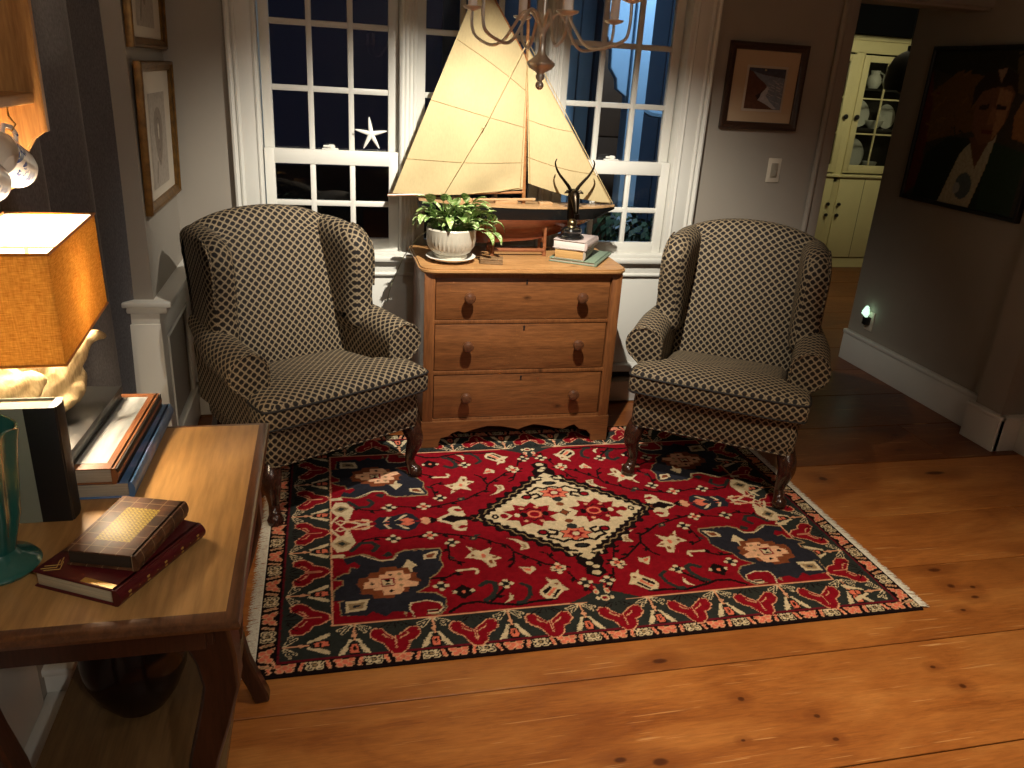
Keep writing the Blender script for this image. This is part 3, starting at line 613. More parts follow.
    # maroon stripe
ra.rect(-hx + .055, hx - .055, -hy + .045, hy - .045, RC['M']); ra.rect(-hx + .06, hx - .06, -hy + .05, hy - .05, RC['K'])
for ax in 'xy':
    for sg in (-1, 1): guard(ax, sg)
ra.rect(-hx + .053, hx - .053, -hy + .043, hy - .043, RC['K']); ra.rect(-hx + .056, hx - .056, -hy + .046, hy - .046, RC['M']); ra.rect(-hx + .063, hx - .063, -hy + .053, hy - .053, RC['DG'])
FX, FY = .838, .550
tre = [(TREF[i] / 1000, TREF[i + 1] / 1000) for i in range(0, len(TREF), 2)]
tre = [(x + .002, y - .002) for x, y in tre]
def put(f, side, u, off=0):
    # f maps local (u along border, v outward) to rug coordinates
    if side == 'f': return lambda a, v: (u + a, -(FY + v))
    if side == 'b': return lambda a, v: (u - a, FY + v)
    if side == 'l': return lambda a, v: (-(FX + v), u - a)
    return lambda a, v: (FX + v, u + a)
def trefoil(side, u):
    Q = put(None, side, u); cv = .088 if side in 'fb' else .062
    inv = side in 'lr'
    def q(a, v): return Q(a, (cv + (v if not inv else v)))
    s = -1
    pts = [(x, s * y) for x, y in tre]
    if inv: pts = [(x, y * 1.0) for x, y in tre]
    pts = [(x * 1.06, y * 1.12) for x, y in pts]; ra.line([q(x, y) for x, y in pts + pts[:1]], .0075, RC['CS']); ra.poly([q(x, y) for x, y in pts], RC['R'])
    ra.line([q(0, (-s if inv else s) * .02), q(0, (s if inv else -s) * .03)], .007, RC['CS']); ra.line([q(0, (-s if inv else s) * .02), q(0, (s if inv else -s) * .03)], .003, RC['R'])
    for sg in (-1, 1):
        ra.line([q(sg * .012, (-s if inv else s) * .01), q(sg * .032, (-s if inv else s) * .022), q(sg * .036, (-s if inv else s) * .032)], .004, RC['CS'])
    for a in (-.05, -.025, 0, .025, .05): ra.line([Q(a * .4, .008 if not inv else .128), Q(a, .03 if not inv else .10)], .004, RC['K'])
def tulip(side, u):
    Q = put(None, side, u); inv = side in 'lr'
    V = (lambda v: v) if not inv else (lambda v: .136 - v)
    ra.line([Q(0, V(.0)), Q(0, V(.075))], .012, RC['K']); ra.line([Q(0, V(.002)), Q(0, V(.07))], .006, RC['CS']); ra.ell(*Q(0, V(.05)), .008, .008, RC['CS'])
    for sg in (-1, 1):
        for k in (0, 1):
            ra.line([Q(sg * .008, V(.006)), Q(sg * (.045 - .012 * k), V(.022 + .016 * k))], .011, RC['C']); ra.line([Q(sg * .012, V(.008)), Q(sg * (.043 - .012 * k), V(.0215 + .0155 * k))], .006, RC['DG'])
        ra.poly([Q(sg * a, V(v)) for a, v in ((.004, .066), (.016, .066), (.022, .082), (.040, .112), (.046, .130), (.030, .128), (.018, .108), (.014, .085))], RC['C'])
    ra.poly([Q(a, V(v)) for a, v in ((-.012, .084), (.012, .084), (.017, .11), (.013, .130), (-.013, .130), (-.017, .11))], RC['K'])
    ra.poly([Q(a, V(v)) for a, v in ((-.008, .088), (.008, .088), (.012, .11), (.009, .126), (-.009, .126), (-.012, .11))], RC['S'])
    ra.ell(*Q(0, V(.104)), .0042, .011, RC['K'])
for k in range(7):
    for sd in 'fb': trefoil(sd, -.655 + k * .233)
for k in range(8):
    for sd in 'fb': tulip(sd, -.775 + k * .233)
for k in range(5):
    for sd in 'lr': trefoil(sd, -.505 + k * .235)
for k in range(6):
    for sd in 'lr': tulip(sd, -.625 + k * .236)
ra.rect(-FX, FX, -FY, FY, RC['CS']); ra.rect(-FX + .006, FX - .006, -FY + .006, FY - .006, RC['R'])
# subtle colour bands of the red ground
band = (np.sin(ra.Y * 41) * .5 + np.sin(ra.Y * 97 + 1) * .3 + np.sin(ra.Y * 17 + 2)) * .07
msk = (np.abs(ra.X) < FX - .006) & (np.abs(ra.Y) < FY - .006); ra.im[msk] *= (1 + band[msk])[:, None]
sc = .00062
def qd(item, sx, sy):
    col, kd, wd, fl = item; p = [(sx * fl[i] / 1000 + (.035 if sx < 0 else 0), sy * fl[i + 1] / 1000) for i in range(0, len(fl), 2)]
    if kd == 'P': ra.poly(p, RC[col])
    elif kd == 'L':
        ra.line(p, wd * sc * 2.0, RC[col])
        if col == 'K' and wd >= 6 and abs(p[0][1]) < .52:
            for a, b in zip(p[:-1], p[1:]):
                L_ = math.hypot(b[0] - a[0], b[1] - a[1]); n_ = int(L_ / .045); tx_, ty_ = (b[0] - a[0]) / max(L_, 1e-6), (b[1] - a[1]) / max(L_, 1e-6)
                for k in range(n_):
                    f_ = (k + .6) / n_; sd_ = 1 if k % 2 else -1; x, y = a[0] + (b[0] - a[0]) * f_, a[1] + (b[1] - a[1]) * f_
                    ra.poly([(x, y), (x + tx_ * .016 - sd_ * ty_ * .006, y + ty_ * .016 + sd_ * tx_ * .006), (x + tx_ * .022 - sd_ * ty_ * .022, y + ty_ * .022 + sd_ * tx_ * .022), (x - sd_ * ty_ * .014, y + sd_ * tx_ * .014)], RC['DG' if k % 3 else 'K'])
    elif kd == 'E': ra.ell(p[0][0], p[0][1], wd[0] * .0006, wd[1] * .00085, RC[col])
    else:
        x, y = p[0]; r = .0095; k = .0175
        ra.ell(x, y, .020, .018, RC['K'])
        for a, b in ((-k, 0), (k, 0), (0, -k), (0, k)): ra.ell(x + a, y + b, r, r * .85, RC['C'])
        ra.ell(x, y, .011, .011, RC['S' if wd else 'DG']); ra.ell(x, y, .005, .005, RC['R' if wd else 'K'])
for it in RUGQ:
    for sx in (1, -1):
        for sy in (1, -1): qd(it, sx, sy)
# corner medallions: brown oval with a stepped cream figure
for sx in (1, -1):
    for sy in (1, -1):
        c = (-.658 * sx + (.03 if sx < 0 else 0), -.358 * sy)
        def g(pts): return [(c[0] + sx * x, c[1] + sy * y) for x, y in pts]
        ra.poly(g([(-.10, .0), (-.092, .034), (-.062, .036), (-.058, .058), (-.028, .06), (-.022, .082), (.03, .084), (.034, .072), (.07, .074), (.074, .046), (.094, .04), (.092, .012), (.106, .004), (.09, -.03), (.062, -.032), (.058, -.056), (.02, -.058), (.012, -.080), (-.05, -.078), (-.054, -.056), (-.09, -.05), (-.088, -.026)]), RC['B'])
        CS2 = srgb(222, 172, 136)
        ra.poly(g([(-.080, .006), (-.060, .012), (-.060, .028), (-.030, .028), (-.030, .044), (-.006, .044), (-.006, .060), (.052, .060), (.052, .036), (.074, .036), (.074, .016), (.060, .006), (.096, -.012), (.090, -.030), (.046, -.030), (.046, -.046), (.034, -.064), (-.018, -.064), (-.018, -.038), (-.048, -.038), (-.048, -.024), (-.080, -.024)]), CS2)
        ra.poly(g([(-.024, .022), (.020, .022), (.020, -.022), (-.024, -.022)]), RC['R']); ra.poly(g([(-.018, .016), (.014, .016), (.014, -.016), (-.018, -.016)]), RC['C'])
        ra.poly(g([(-.014, .014), (.010, .014), (-.002, 0)]), RC['K']); ra.poly(g([(-.014, -.014), (.010, -.014), (-.002, 0)]), RC['K'])
        for x, y in ((-.052, -.002), (.008, .040), (.006, -.046), (.038, .040), (.040, .010), (.040, -.020)): ra.poly([(c[0] + sx * (x + .0085 * math.cos(k * math.pi / 2)), c[1] + sy * (y + .0085 * math.sin(k * math.pi / 2))) for k in range(4)], RC['K'] if x < .03 else RC['T'])
# central diamond
MX, MY = .034, -.006
def dia(a_, b_, nj, amp, col, sharp=1.0):
    pts = []
    for qx, qy in ((1, 1), (-1, 1), (-1, -1), (1, -1)):
        seg = []
        for k in range(nj * 4):
            t = k / (nj * 4); x, y = a_ * (1 - t), b_ * t; w = (amp if (k % 4) in (1, 2) else -amp * .6) * (1 if .04 < t < .96 else 0)
            nx_, ny_ = b_, a_; L = math.hypot(nx_, ny_); seg.append((qx * (x + w * nx_ / L), qy * (y + w * ny_ / L)))
        if qx * qy < 0: seg = [(qx * a_ * 0, qy * b_)] + seg[::-1][:-1]
        pts += seg
    ra.poly([(MX + x, MY + y) for x, y in pts], col)
dia(.372, .345, 9, .010, RC['K']); dia(.345, .318, 9, .006, RC['T']); dia(.338, .310, 9, .006, RC['K']); dia(.312, .282, 12, .006, RC['C'])
def star(x, y, rx, ry, n, dep, col):
    ra.poly([(MX + x + rx * (1 if k % 2 == 0 else dep) * math.cos(math.pi * k / n), MY + y + ry * (1 if k % 2 == 0 else dep) * math.sin(math.pi * k / n)) for k in range(2 * n)], col)
def el(x, y, rx, ry, col): ra.ell(MX + x, MY + y, rx, ry, col)
for sg in (1, -1):
    star(.130 * sg, 0, .112, .092, 9, .66, RC['R']); star(.128 * sg, 0, .060, .050, 8, .7, RC['K']); star(.128 * sg, 0, .054, .044, 8, .7, RC['R'])
    el(.118 * sg, 0, .030, .026, RC['S']); el(.118 * sg, 0, .019, .017, RC['R']); el(.158 * sg, 0, .014, .017, RC['K']); el(.186 * sg, 0, .012, .014, RC['C']); el(.075 * sg, 0, .012, .017, RC['K'])
    for yy in (.05, -.05): el(.10 * sg, yy, .009, .008, RC['CS']); el(.16 * sg, yy * .9, .009, .008, RC['CS'])
    el(.236 * sg, 0, .016, .017, RC['R']); el(.270 * sg, 0, .013, .018, RC['K']); el(.270 * sg, 0, .005, .008, RC['C'])
    for yy in (1, -1):
        el(.118 * sg, .128 * yy, .022, .019, RC['K']); el(.118 * sg, .128 * yy, .013, .011, RC['R'])
        ra.line([(MX + sg * x, MY + yy * y) for x, y in ((.004, .198), (.035, .185), (.060, .198), (.085, .175), (.110, .165), (.098, .140), (.072, .150), (.062, .125), (.090, .112))], .012, RC['K'])
for yy in (1, -1):
    star(0, .148 * yy, .070, .052, 7, .66, RC['K']); star(0, .148 * yy, .062, .046, 7, .66, RC['S']); star(0, .150 * yy, .036, .030, 6, .6, RC['R']); el(0, .15 * yy, .014, .012, RC['C'])
    el(0, .098 * yy, .020, .018, RC['DG']); el(0, .062 * yy, .016, .014, RC['B']); el(0, .228 * yy, .030, .016, RC['K']); el(0, .228 * yy, .016, .008, RC['DG'])
    ra.poly([(MX + x, MY + yy * y) for x, y in ((-.045, .285), (.045, .285), (.05, .33), (.03, .36), (.038, .395), (0, .42), (-.038, .395), (-.03, .36), (-.05, .33))], RC['K'])
    ra.poly([(MX + x, MY + yy * y) for x, y in ((-.030, .292), (0, .268), (.030, .292), (0, .316))], RC['C'])
    for a, b, r in ((-.008, .338, .013), (.008, .358, .012), (0, .392, .016)): el(a, b * yy, r, r * .85, RC['C'])
    for sg in (1, -1): ra.line([(MX + sg * .03, MY + yy * .27), (MX + sg * .058, MY + yy * .262), (MX + sg * .055, MY + yy * .283)], .009, RC['C'])
star(0, 0, .026, .026, 4, .6, RC['K']); star(0, 0, .019, .02, 4, .6, RC['B'])
for sg in (1, -1): el(.36 * sg, 0, .018, .016, RC['K']); el(.36 * sg, 0, .011, .010, RC['B']); ra.line([(MX + sg * .36, MY), (MX + sg * .44, MY)], .014, RC['K'])
# weave jitter so that edges look knotted
jx = rng.integers(-1, 2, ra.im.shape[:2]); yy, xx = np.indices(jx.shape); ra.im = ra.im[yy, np.clip(xx + jx * (rng.random(jx.shape) < .35), 0, ra.nx)]
ra.im *= (1 + rng.normal(0, .05, ra.im.shape[:2]))[:, :, None]
mb = MB(); nx, ny = ra.nx, ra.ny
zz = .0078 + .0008 * np.sin(ra.X * 9 + ra.Y * 5) * np.sin(ra.Y * 7)
me = bpy.data.meshes.new('rug')
top = np.stack([ra.X, ra.Y, zz], -1).reshape(-1, 3)
# rim: dropped skirt to the floor
rim = [i for i in range(nx + 1)] + [(j + 1) * (nx + 1) - 1 for j in range(1, ny + 1)] + [ny * (nx + 1) + nx - i for i in range(1, nx + 1)] + [(ny - j) * (nx + 1) for j in range(1, ny)]
low = top[rim] * [1.002, 1.002, 0]
jj, ii = np.meshgrid(np.arange(ny), np.arange(nx), indexing='ij'); a = (jj * (nx + 1) + ii).ravel()
F = np.stack([a, a + 1, a + nx + 2, a + nx + 1], 1)
n0 = len(top); nr = len(rim); S = np.array([[rim[i], n0 + i, n0 + (i + 1) % nr, rim[(i + 1) % nr]] for i in range(nr)])
V = np.concatenate([top, low]); F = np.concatenate([F, S])
me.vertices.add(len(V)); me.vertices.foreach_set('co', V.ravel()); me.loops.add(F.size); me.loops.foreach_set('vertex_index', F.ravel().astype(np.int32))
me.polygons.add(len(F)); me.polygons.foreach_set('loop_start', np.arange(0, F.size, 4, dtype=np.int32)); me.polygons.foreach_set('use_smooth', np.ones(len(F), bool)); me.update(calc_edges=True)
ra.colours(me, len(top), RC['K']); me.materials.append(attrmat('wool_pile', .95, 400, .05, sheen=.0))
rug = bpy.data.objects.new('patterned_rug', me); link(rug); rug.location = (.816, 2.49, 0.0005); MW[rug.name] = Matrix.Translation(rug.location)
setp(rug, 'red oriental rug with cream central diamond, spread on the floorboards under both wing chairs', 'rug')
M_fr = cloth('cotton_fringe', srgb(226, 220, 204), .95)
for s in (-1, 1):
    f = MB()
    for i in range(760):
        y = -hy + .01 + (RH - .02) * i / 759; l = rng.uniform(.022, .038); x = s * hx; dy = rng.normal(0, .0025)
        f.add([(x - s * .002, y - .0013, .0085), (x - s * .002, y + .0013, .0085), (x + s * l * .6, y + .002 + dy, .006), (x + s * l * .6, y - .002 + dy, .006), (x + s * l, y + dy * 2 + .001, .002), (x + s * l, y + dy * 2 - .001, .002)], [[0, 1, 2, 3], [3, 2, 4, 5]])
    f.v = [(a, b, c) for a, b, c in f.v]
    o = obj('fringe', f, M_fr, rug, local=True, recalc=False)
# ---------------------------------------------------------------- model yacht
M_sail = cloth('sailcloth', srgb(180, 162, 122), .8, 180, .06); M_spar = wood('varnished_spar', (.22, .085, .03), (.42, .19, .07), 'x', .3, 3, .3, False)
M_hullb = paint('black_hull_enamel', (.008, .008, .008), .25, .1); M_hullr = wood('red_mahogany_hull', (.12, .028, .012), (.24, .062, .025), 'x', .25, 2, .4, False)
M_deck = wood('pale_deck', (.36, .2, .09), (.5, .31, .15), 'x', .4, 4, .2, False); M_rope = cloth('rigging_cord', srgb(190, 165, 120), .9)
t = thing('model_yacht', 'wooden model yacht with cream sails, in its cradle on the chest', 'model boat', (.82, 3.37, .81)); YS = 3.37
def hull_station(x):
    u = (x - .372) / (1.252 - .372); bw = .085 * max(.02, math.sin(math.pi * min(1, (u * .88 + .1))) ** .75)
    if u > .93: bw *= max(.06, (1 - u) / .07)
    zd = 1.030 - .012 * u + .010 * (2 * u - 1) ** 2
    zw = .968 + .006 * u
    if u < .12: zk = 1.005 - (u / .12) * .05
    elif u < .30: zk = .955 - (u - .12) / .18 * .10
    elif u < .55: zk = .855 + (u - .30) * .06
    else: zk = .870 + ((u - .55) / .45) ** 1.35 * .145
    return bw, zd, min(zw, zd - .03), min(zk, zd - .012)
top = MB(); bot = MB(); rt = []; rb = []
for i in range(31):
    x = .372 + .88 * i / 30; bw, zd, zw, zk = hull_station(x)
    zw2 = max(zw, zk + .002)
    b2 = bw * .93 if zk < zw - .01 else bw * .4
    rt.append([(x, YS - bw, zd), (x, YS - bw * 1.0, (zd + zw2) / 2), (x, YS - b2, zw2), (x, YS + b2, zw2), (x, YS + bw, (zd + zw2) / 2), (x, YS + bw, zd)])
    zk2 = min(zk, zw2 - .001); h = zw2 - zk2
    rb.append([(x, YS - b2, zw2), (x, YS - b2 * .82, zw2 - h * .30), (x, YS - b2 * .42, zw2 - h * .55), (x, YS - min(.012, b2 * .3), zw2 - h * .8), (x, YS - min(.008, b2 * .2), zk2), (x, YS + min(.008, b2 * .2), zk2), (x, YS + min(.012, b2 * .3), zw2 - h * .8), (x, YS + b2 * .42, zw2 - h * .55), (x, YS + b2 * .82, zw2 - h * .30), (x, YS + b2, zw2)])
top.loft(rt, uv=False); bot.loft(rb, uv=False)
obj('topsides', top, M_hullb, t); obj('underwater_hull', bot, M_hullr, t)
d = MB(); d.loft([[(r[0][0], r[0][1] - .002, r[0][2] - .003), (r[0][0], r[0][1] - .002, r[0][2] + .006), (r[0][0], r[5][1] + .002, r[5][2] + .006), (r[0][0], r[5][1] + .002, r[5][2] - .003)] for r in rt], uv=False); dk = obj('deck', d, M_deck, t)
for bb in ((.52, .60, YS - .03, YS + .03, 1.03, 1.050), (.70, .80, YS - .028, YS + .028, 1.03, 1.046), (.90, .96, YS - .02, YS + .02, 1.026, 1.040)):
    d = MB(); d.box(*bb, .004); obj('hatch', d, M_deck, t)
d = MB()
for i in range(6):
    x = 1.13 + i * .022; d.tube([(x, YS - .03, 1.025), (x, YS - .03, 1.045)], .0012, 5)
d.tube([(1.13, YS - .03, 1.045), (1.24, YS - .008, 1.046)], .0012, 5); obj('bow_rail', d, metal('dull_brass_rail', (.4, .3, .14), .4), t)
m = MB(); m.tube([(.832, YS, 1.03), (.815, YS, 1.45), (.797, YS, 1.98)], [.0085, .008, .006], 10); obj('mast', m, M_spar, t)
m = MB(); m.tube([(.828, YS - .002, 1.078), (.242, YS - .045, 1.057)], [.006, .005], 8); obj('boom', m, M_spar, t)
m = MB(); m.tube([(.815, YS - .004, 1.595), (.59, YS - .03, 1.915)], [.006, .005], 8); obj('gaff', m, M_spar, t)
m = MB(); m.tube([(.88, YS - .012, 1.05), (.60, YS - .035, 1.046)], [.006, .006], 8); obj('jib_boom', m, M_deck, t)
def lerp(a, b, t): return tuple(x + (y - x) * t for x, y in zip(a, b))
TA, CL, PK, TH = (.822, YS - .008, 1.092), (.262, YS - .046, 1.066), (.60, YS - .034, 1.890), (.812, YS - .008, 1.598)
def mainf(u, v):
    a = lerp(TA, CL, u); b = lerp(TH, PK, u); p = lerp(a, b, v)
    bel = math.sin(math.pi * u) * math.sin(math.pi * min(1, v * .85 + .1)) * .035
    wr = (.004 * math.sin(u * 9 + v * 7) + .003 * math.sin(v * 19 - u * 13)) * (1 - v) * math.sin(math.pi * u)
    cr = .006 * math.sin(10 * u) * math.exp(-((v - .08) / .08) ** 2)
    return (p[0], p[1] - bel + wr + cr, p[2] - .012 * math.sin(math.pi * u) * (1 - v) + 0)
s = MB(); s.grid(mainf, 44, 44); sl = obj('mainsail', s, M_sail, t, sharp=180)
JT, JH, JC = (1.232, YS - .004, 1.040), (.803, YS - .006, 1.66), (.845, YS - .01, 1.118)
def jibf(u, v):
    a = lerp(JC, JT, u); p = lerp(a, JH, v); bel = math.sin(math.pi * u) * (1 - v) * math.sin(math.pi * (v * .9 + .1)) * .03
    return (p[0], p[1] - bel + .003 * math.sin(u * 12 + v * 8) * (1 - v) * math.sin(math.pi * u), p[2] - .012 * math.sin(math.pi * u) * (1 - v))
s = MB(); s.grid(jibf, 36, 36); obj('jib', s, M_sail, t, sharp=180)
M_seam = cloth('sail_seam', srgb(166, 142, 98), .9)
s = MB()
for v in (.22, .5, .78): s.tube([tuple(Vector(mainf(i / 12, v - .05 * i / 12)) + Vector((0, -.0015, 0))) for i in range(13)], .0011, 4)
s.tube([tuple(Vector(mainf(.02, i / 16)) + Vector((0, -.002, 0))) for i in range(17)], .0022, 4)
obj('sail_seam', s, M_seam, t)
s = MB()
for v in (.2, .48): s.tube([tuple(Vector(jibf(i / 10, v)) + Vector((0, -.0015, 0))) for i in range(11)], .0011, 4)
s.tube([tuple(Vector(jibf(1, i / 16))) for i in range(17)], .0028, 5); s.tube([tuple(Vector(jibf(.02, i / 16)) + Vector((0, -.002, 0))) for i in range(17)], .002, 4)
obj('jib_seam', s, M_seam, t)
s = MB(); s.tube([(.803, YS - .03, 1.68), (.64, YS - .075, 1.365), (.47, YS - .06, 1.065)], .0022, 6); s.ball((.625, YS - .074, 1.342), .006, 8)
s.tube([(.80, YS, 1.69), (1.245, YS, 1.035)], .0016, 6); s.tube([(.55, YS - .036, 1.065), (.70, YS - .03, 1.085), (.82, YS - .01, 1.10)], .0016, 5); s.tube([(.40, YS - .04, 1.06), (.42, YS - .03, 1.03)], .0014, 5)
obj('rigging', s, M_rope, t)
c = MB()
c_m = wood('cradle_wood', (.16, .05, .02), (.30, .11, .045), 'x', .3, 3, .3, False)
for x, zt in ((.695, .905), (.928, .94)):
    zk = hull_station(x)[3]
    for sg in (-1, 1):
        c.tube([(x, YS + sg * .045, .8105), (x, YS + sg * .045, .84), (x, YS + sg * .043, zt)], [.010, .008, .007], 10); c.ball((x, YS + sg * .043, zt), .009, 10)
    c.box(x - .006, x + .006, YS - .042, YS + .042, zk - .022, zk - .004, .002)
c.tube([(.695, YS - .045, .835), (.928, YS - .045, .835)], .0085, 10)
obj('cradle', c, c_m, t)
# ---------------------------------------------------------------- potted plant
M_pot = paint('grey_glazed_stoneware', srgb(186, 180, 164), .35, .06, 14); M_white = paint('white_china', srgb(225, 222, 214), .25, .02)
px, py = .496, 3.222
t = thing('potted_plant', 'variegated trailing houseplant in a fluted grey pot on the left of the chest top', 'plant', (px, py, .811))
s = MB(); s.lathe([(.0, .811), (.062, .811), (.07, .816), (.098, .826), (.104, .832), (.101, .8335), (.07, .823), (.0, .820)], (px, py, 0), 40); obj('saucer', s, M_white, t)
b = MB(); prof = [(.060, .822), (.068, .826), (.069, .836), (.066, .842), (.078, .85), (.094, .872), (.101, .90), (.102, .93), (.104, .944), (.100, .950), (.095, .945), (.094, .925)]
n = 96; rings = []
for r, z in prof:
    am = .0022 if .845 < z < .93 else 0
    rings.append([(px + (r + am * math.cos(34 * 2 * math.pi * i / n)) * math.cos(2 * math.pi * i / n), py + (r + am * math.cos(34 * 2 * math.pi * i / n)) * math.sin(2 * math.pi * i / n), z) for i in range(n)])
b.loft(rings, (True, False), uv=False); obj('pot', b, M_pot, t)
b = MB(); b.lathe([(.0, .93), (.093, .928)], (px, py, 0), 24, cap=(False, False)); obj('soil', b, paint('potting_soil', (.02, .013, .008), .95, .3, 80), t)
def leafmat():
    m, nt, p = _new('variegated_leaf'); a = N(nt, 'Attribute'); a.attribute_name = 'Col'
    f = noise(nt, coords(nt), 55, 3, .6, 1.5); g = ramp(nt, noise(nt, coords(nt), 12, 2), [(.3, srgb(70, 104, 48)), (.7, srgb(130, 156, 84))])
    nt.links.new(mixc(nt, ramp(nt, f, [(.51, (0, 0, 0)), (.60, (1, 1, 1))]), g, srgb(200, 210, 160)), p.inputs['Base Color']); inp(p, Roughness=.4); return m
M_leaf = leafmat(); l = MB(); st = MB()
def leaf(base, az, ln, wd, el, droop):
    d = Vector((math.cos(az), math.sin(az), 0)); sd = Vector((-d.y, d.x, 0)); pts = []; up = Vector((0, 0, 1)); vs = []
    for j in range(7):
        u = j / 6; e = el - droop * u; w = wd * math.sin(math.pi * (u * .93 + .04)) ** .8 * (1.15 - .45 * u)
        if j == 0: p = Vector(base)
        else: p = p + (d * math.cos(e) + up * math.sin(e)) * ln / 6
        fold = .35 * w
        nrm = (up * math.cos(e) - d * math.sin(e))
        vs += [p - sd * w + nrm * fold, p, p + sd * w + nrm * fold]
    l.add(vs, [q for j in range(6) for q in ([j * 3, j * 3 + 1, j * 3 + 4, j * 3 + 3], [j * 3 + 1, j * 3 + 2, j * 3 + 5, j * 3 + 4])])
for i in range(105):
    az = rng.uniform(0, 2 * math.pi); rr = .085 * math.sqrt(rng.random()); hgt = rng.uniform(.02, .10) * (1.0 if i % 3 else 1.25)
    b0 = Vector((px + rr * math.cos(az), py + rr * .8 * math.sin(az), .925)); out = rng.uniform(.0, .05) * (1.4 if math.cos(az) > .5 else .6 if math.cos(az) < -.3 else 1)
    b1 = b0 + Vector((math.cos(az) * out, math.sin(az) * out * .4, hgt))
    st.tube([b0, (b0 + b1) / 2 + Vector((0, 0, .006)), b1], .0016, 5)
    aa = az + rng.normal(0, .9); aa = aa if math.sin(aa) < .35 or b1.y < py - .02 else -aa
    leaf(b1, aa, rng.uniform(.055, .08), rng.uniform(.016, .023), rng.uniform(.2, 1.2), rng.uniform(.3, 1.3))
for az, o, h in ((-.3, .13, .03), (.1, .15, .06), (-.5, .14, .0), (-.1, .17, .035), (.3, .15, .02), (-.2, .12, .07), (2.8, .10, .03), (3.4, .10, .05), (-.25, .165, -.005)):
    b1 = Vector((px + math.cos(az) * o, py + math.sin(az) * o, .94 + h)); st.tube([(px + math.cos(az) * .06, py + math.sin(az) * .06, .935), (px + math.cos(az) * o * .8, py + math.sin(az) * o * .8, .955 + h), b1], .0016, 5)
    leaf(b1, az + rng.normal(0, .3), .075, .018, .3, 1.7); leaf(b1 - Vector((.02, .0, -.01)), az + .9, .065, .017, .4, 1.5)
for q_ in (l, st): q_.v = [(x, 3.25 + (y - 3.25) * .2 if y > 3.25 else y, z) for x, y, z in q_.v]
obj('foliage', l, M_leaf, t, recalc=False, sharp=180); obj('stems', st, paint('green_stem', srgb(96, 130, 60), .5), t)
w = MB(); w.tube(smooth2([(.415, 3.27, .93), (.372, 3.33, .885), (.345, 3.40, .82), (.332, 3.50, .77), (.30, 3.50, .70), (.268, 3.50, .62), (.252, 3.50, .55)], 4, False), .0022, 6)
obj('trailing_stem', w, paint('dry_tendril', srgb(150, 150, 120), .6), t)
# ---------------------------------------------------------------- books
M_page = paint('book_pages', srgb(214, 200, 168), .8, .1, 40)
def pagem(name, c):
    m, nt, p = _new(name); f = noise(nt, coords(nt, scale=(1, 1, 60)), 8, 3)
    nt.links.new(ramp(nt, f, [(.35, tuple(x * .72 for x in c)), (.65, c)]), p.inputs['Base Color']); inp(p, Roughness=.85); return m
M_pg1 = pagem('cream_pages', srgb(206, 192, 160)); M_pg2 = pagem('tan_pages', srgb(190, 150, 92)); M_pg3 = pagem('grey_pages', srgb(176, 166, 148))
def book(label, loc, rz, w, l, h, cov, pg, ct=.003, group=None, round_spine=.004, front=None, mat2=None):
    # spine on local +x, length along y ; origin at base centre
    t = thing('book', label, 'book', loc, rz, group); k = dict(parent=t, local=True)
    c = MB(); c.box(-w / 2, w / 2, -l / 2, l / 2, 0, ct, .0012); c.box(-w / 2, w / 2, -l / 2, l / 2, h - ct, h, .0012)
    pr = [(w / 2 - .004, 0)] + [(w / 2 - .004 + (round_spine + .004) * math.sin(math.pi * i / 8) ** .6, h * i / 8) for i in range(1, 8)] + [(w / 2 - .004, h), (w / 2 - .008, h), (w / 2 - .008, 0)]
    c.prism(pr, 'xz', -l / 2, l / 2)
    obj('cover', c, cov, **k)
    p = MB(); p.box(-w / 2 + .004, w / 2 - .006, -l / 2 + .004, l / 2 - .004, ct, h - ct, .0005); obj('pages', p, pg, **k)
    return t
M_bwhite = paint('white_jacket', srgb(206, 200, 194), .5, .04); M_btan = paint('tan_cloth_cover', srgb(172, 134, 80), .7, .08); M_bgreen = paint('grey_green_cover', srgb(112, 128, 108), .6, .06)
book('grey-green book, lowest under the bronze antelope head', (1.085, 3.285, .811), R(-32), .21, .27, .016, M_bgreen, M_pg3)
book('thick grey book with tan page edges, middle of the three under the bronze antelope head', (1.045, 3.262, .828), R(-29), .135, .185, .042, paint('dusty_grey_cover', srgb(150, 142, 130), .6), M_pg2, .002)
book('white book with pinkish cover, topmost of the three under the bronze antelope head', (1.05, 3.262, .871), R(-33), .15, .19, .036, paint('pinkish_grey_jacket', srgb(176, 160, 154), .5, .05), M_bwhite, .002)
# antelope head
M_bronze = metal('dark_bronze', (.035, .026, .018), .32, .4); M_ebon = paint('ebonised_base', (.006, .006, .006), .15, .2, coat=.5)
ax_, ay_, az_ = 1.02, 3.245, .9075
t = thing('antelope_head', 'bronze antelope head with tall horns on a turned black base, on the book stack', 'sculpture', (ax_, ay_, az_))
s = MB(); s.lathe([(.0, 0), (.056, 0), (.058, .006), (.054, .012), (.046, .016), (.043, .024), (.047, .034), (.043, .042), (.030, .048), (0, .05)], (ax_, ay_, az_), 32); obj('base', s, M_ebon, t)
s = MB(); s.ball((ax_ + .001, ay_, az_ + .064), .021, 18, sc=(1, 1, .9)); s.lathe([(.022, 0), (.02, .006), (.012, .012)], (ax_, ay_, az_ + .047), 18); obj('collar_ball', s, metal('rubbed_bronze', (.20, .15, .08), .35, .3), t)
s = MB(); s.tube(smooth2([(ax_, ay_ + .012, az_ + .075), (ax_, ay_ + .014, az_ + .11), (ax_, ay_ + .016, az_ + .145), (ax_, ay_ + .012, az_ + .178), (ax_, ay_ + .004, az_ + .2)], 3, False), [.013, .0135, .015, .017, .019, .020, .021, .022, .023, .023, .022, .020, .015][:13], 14)
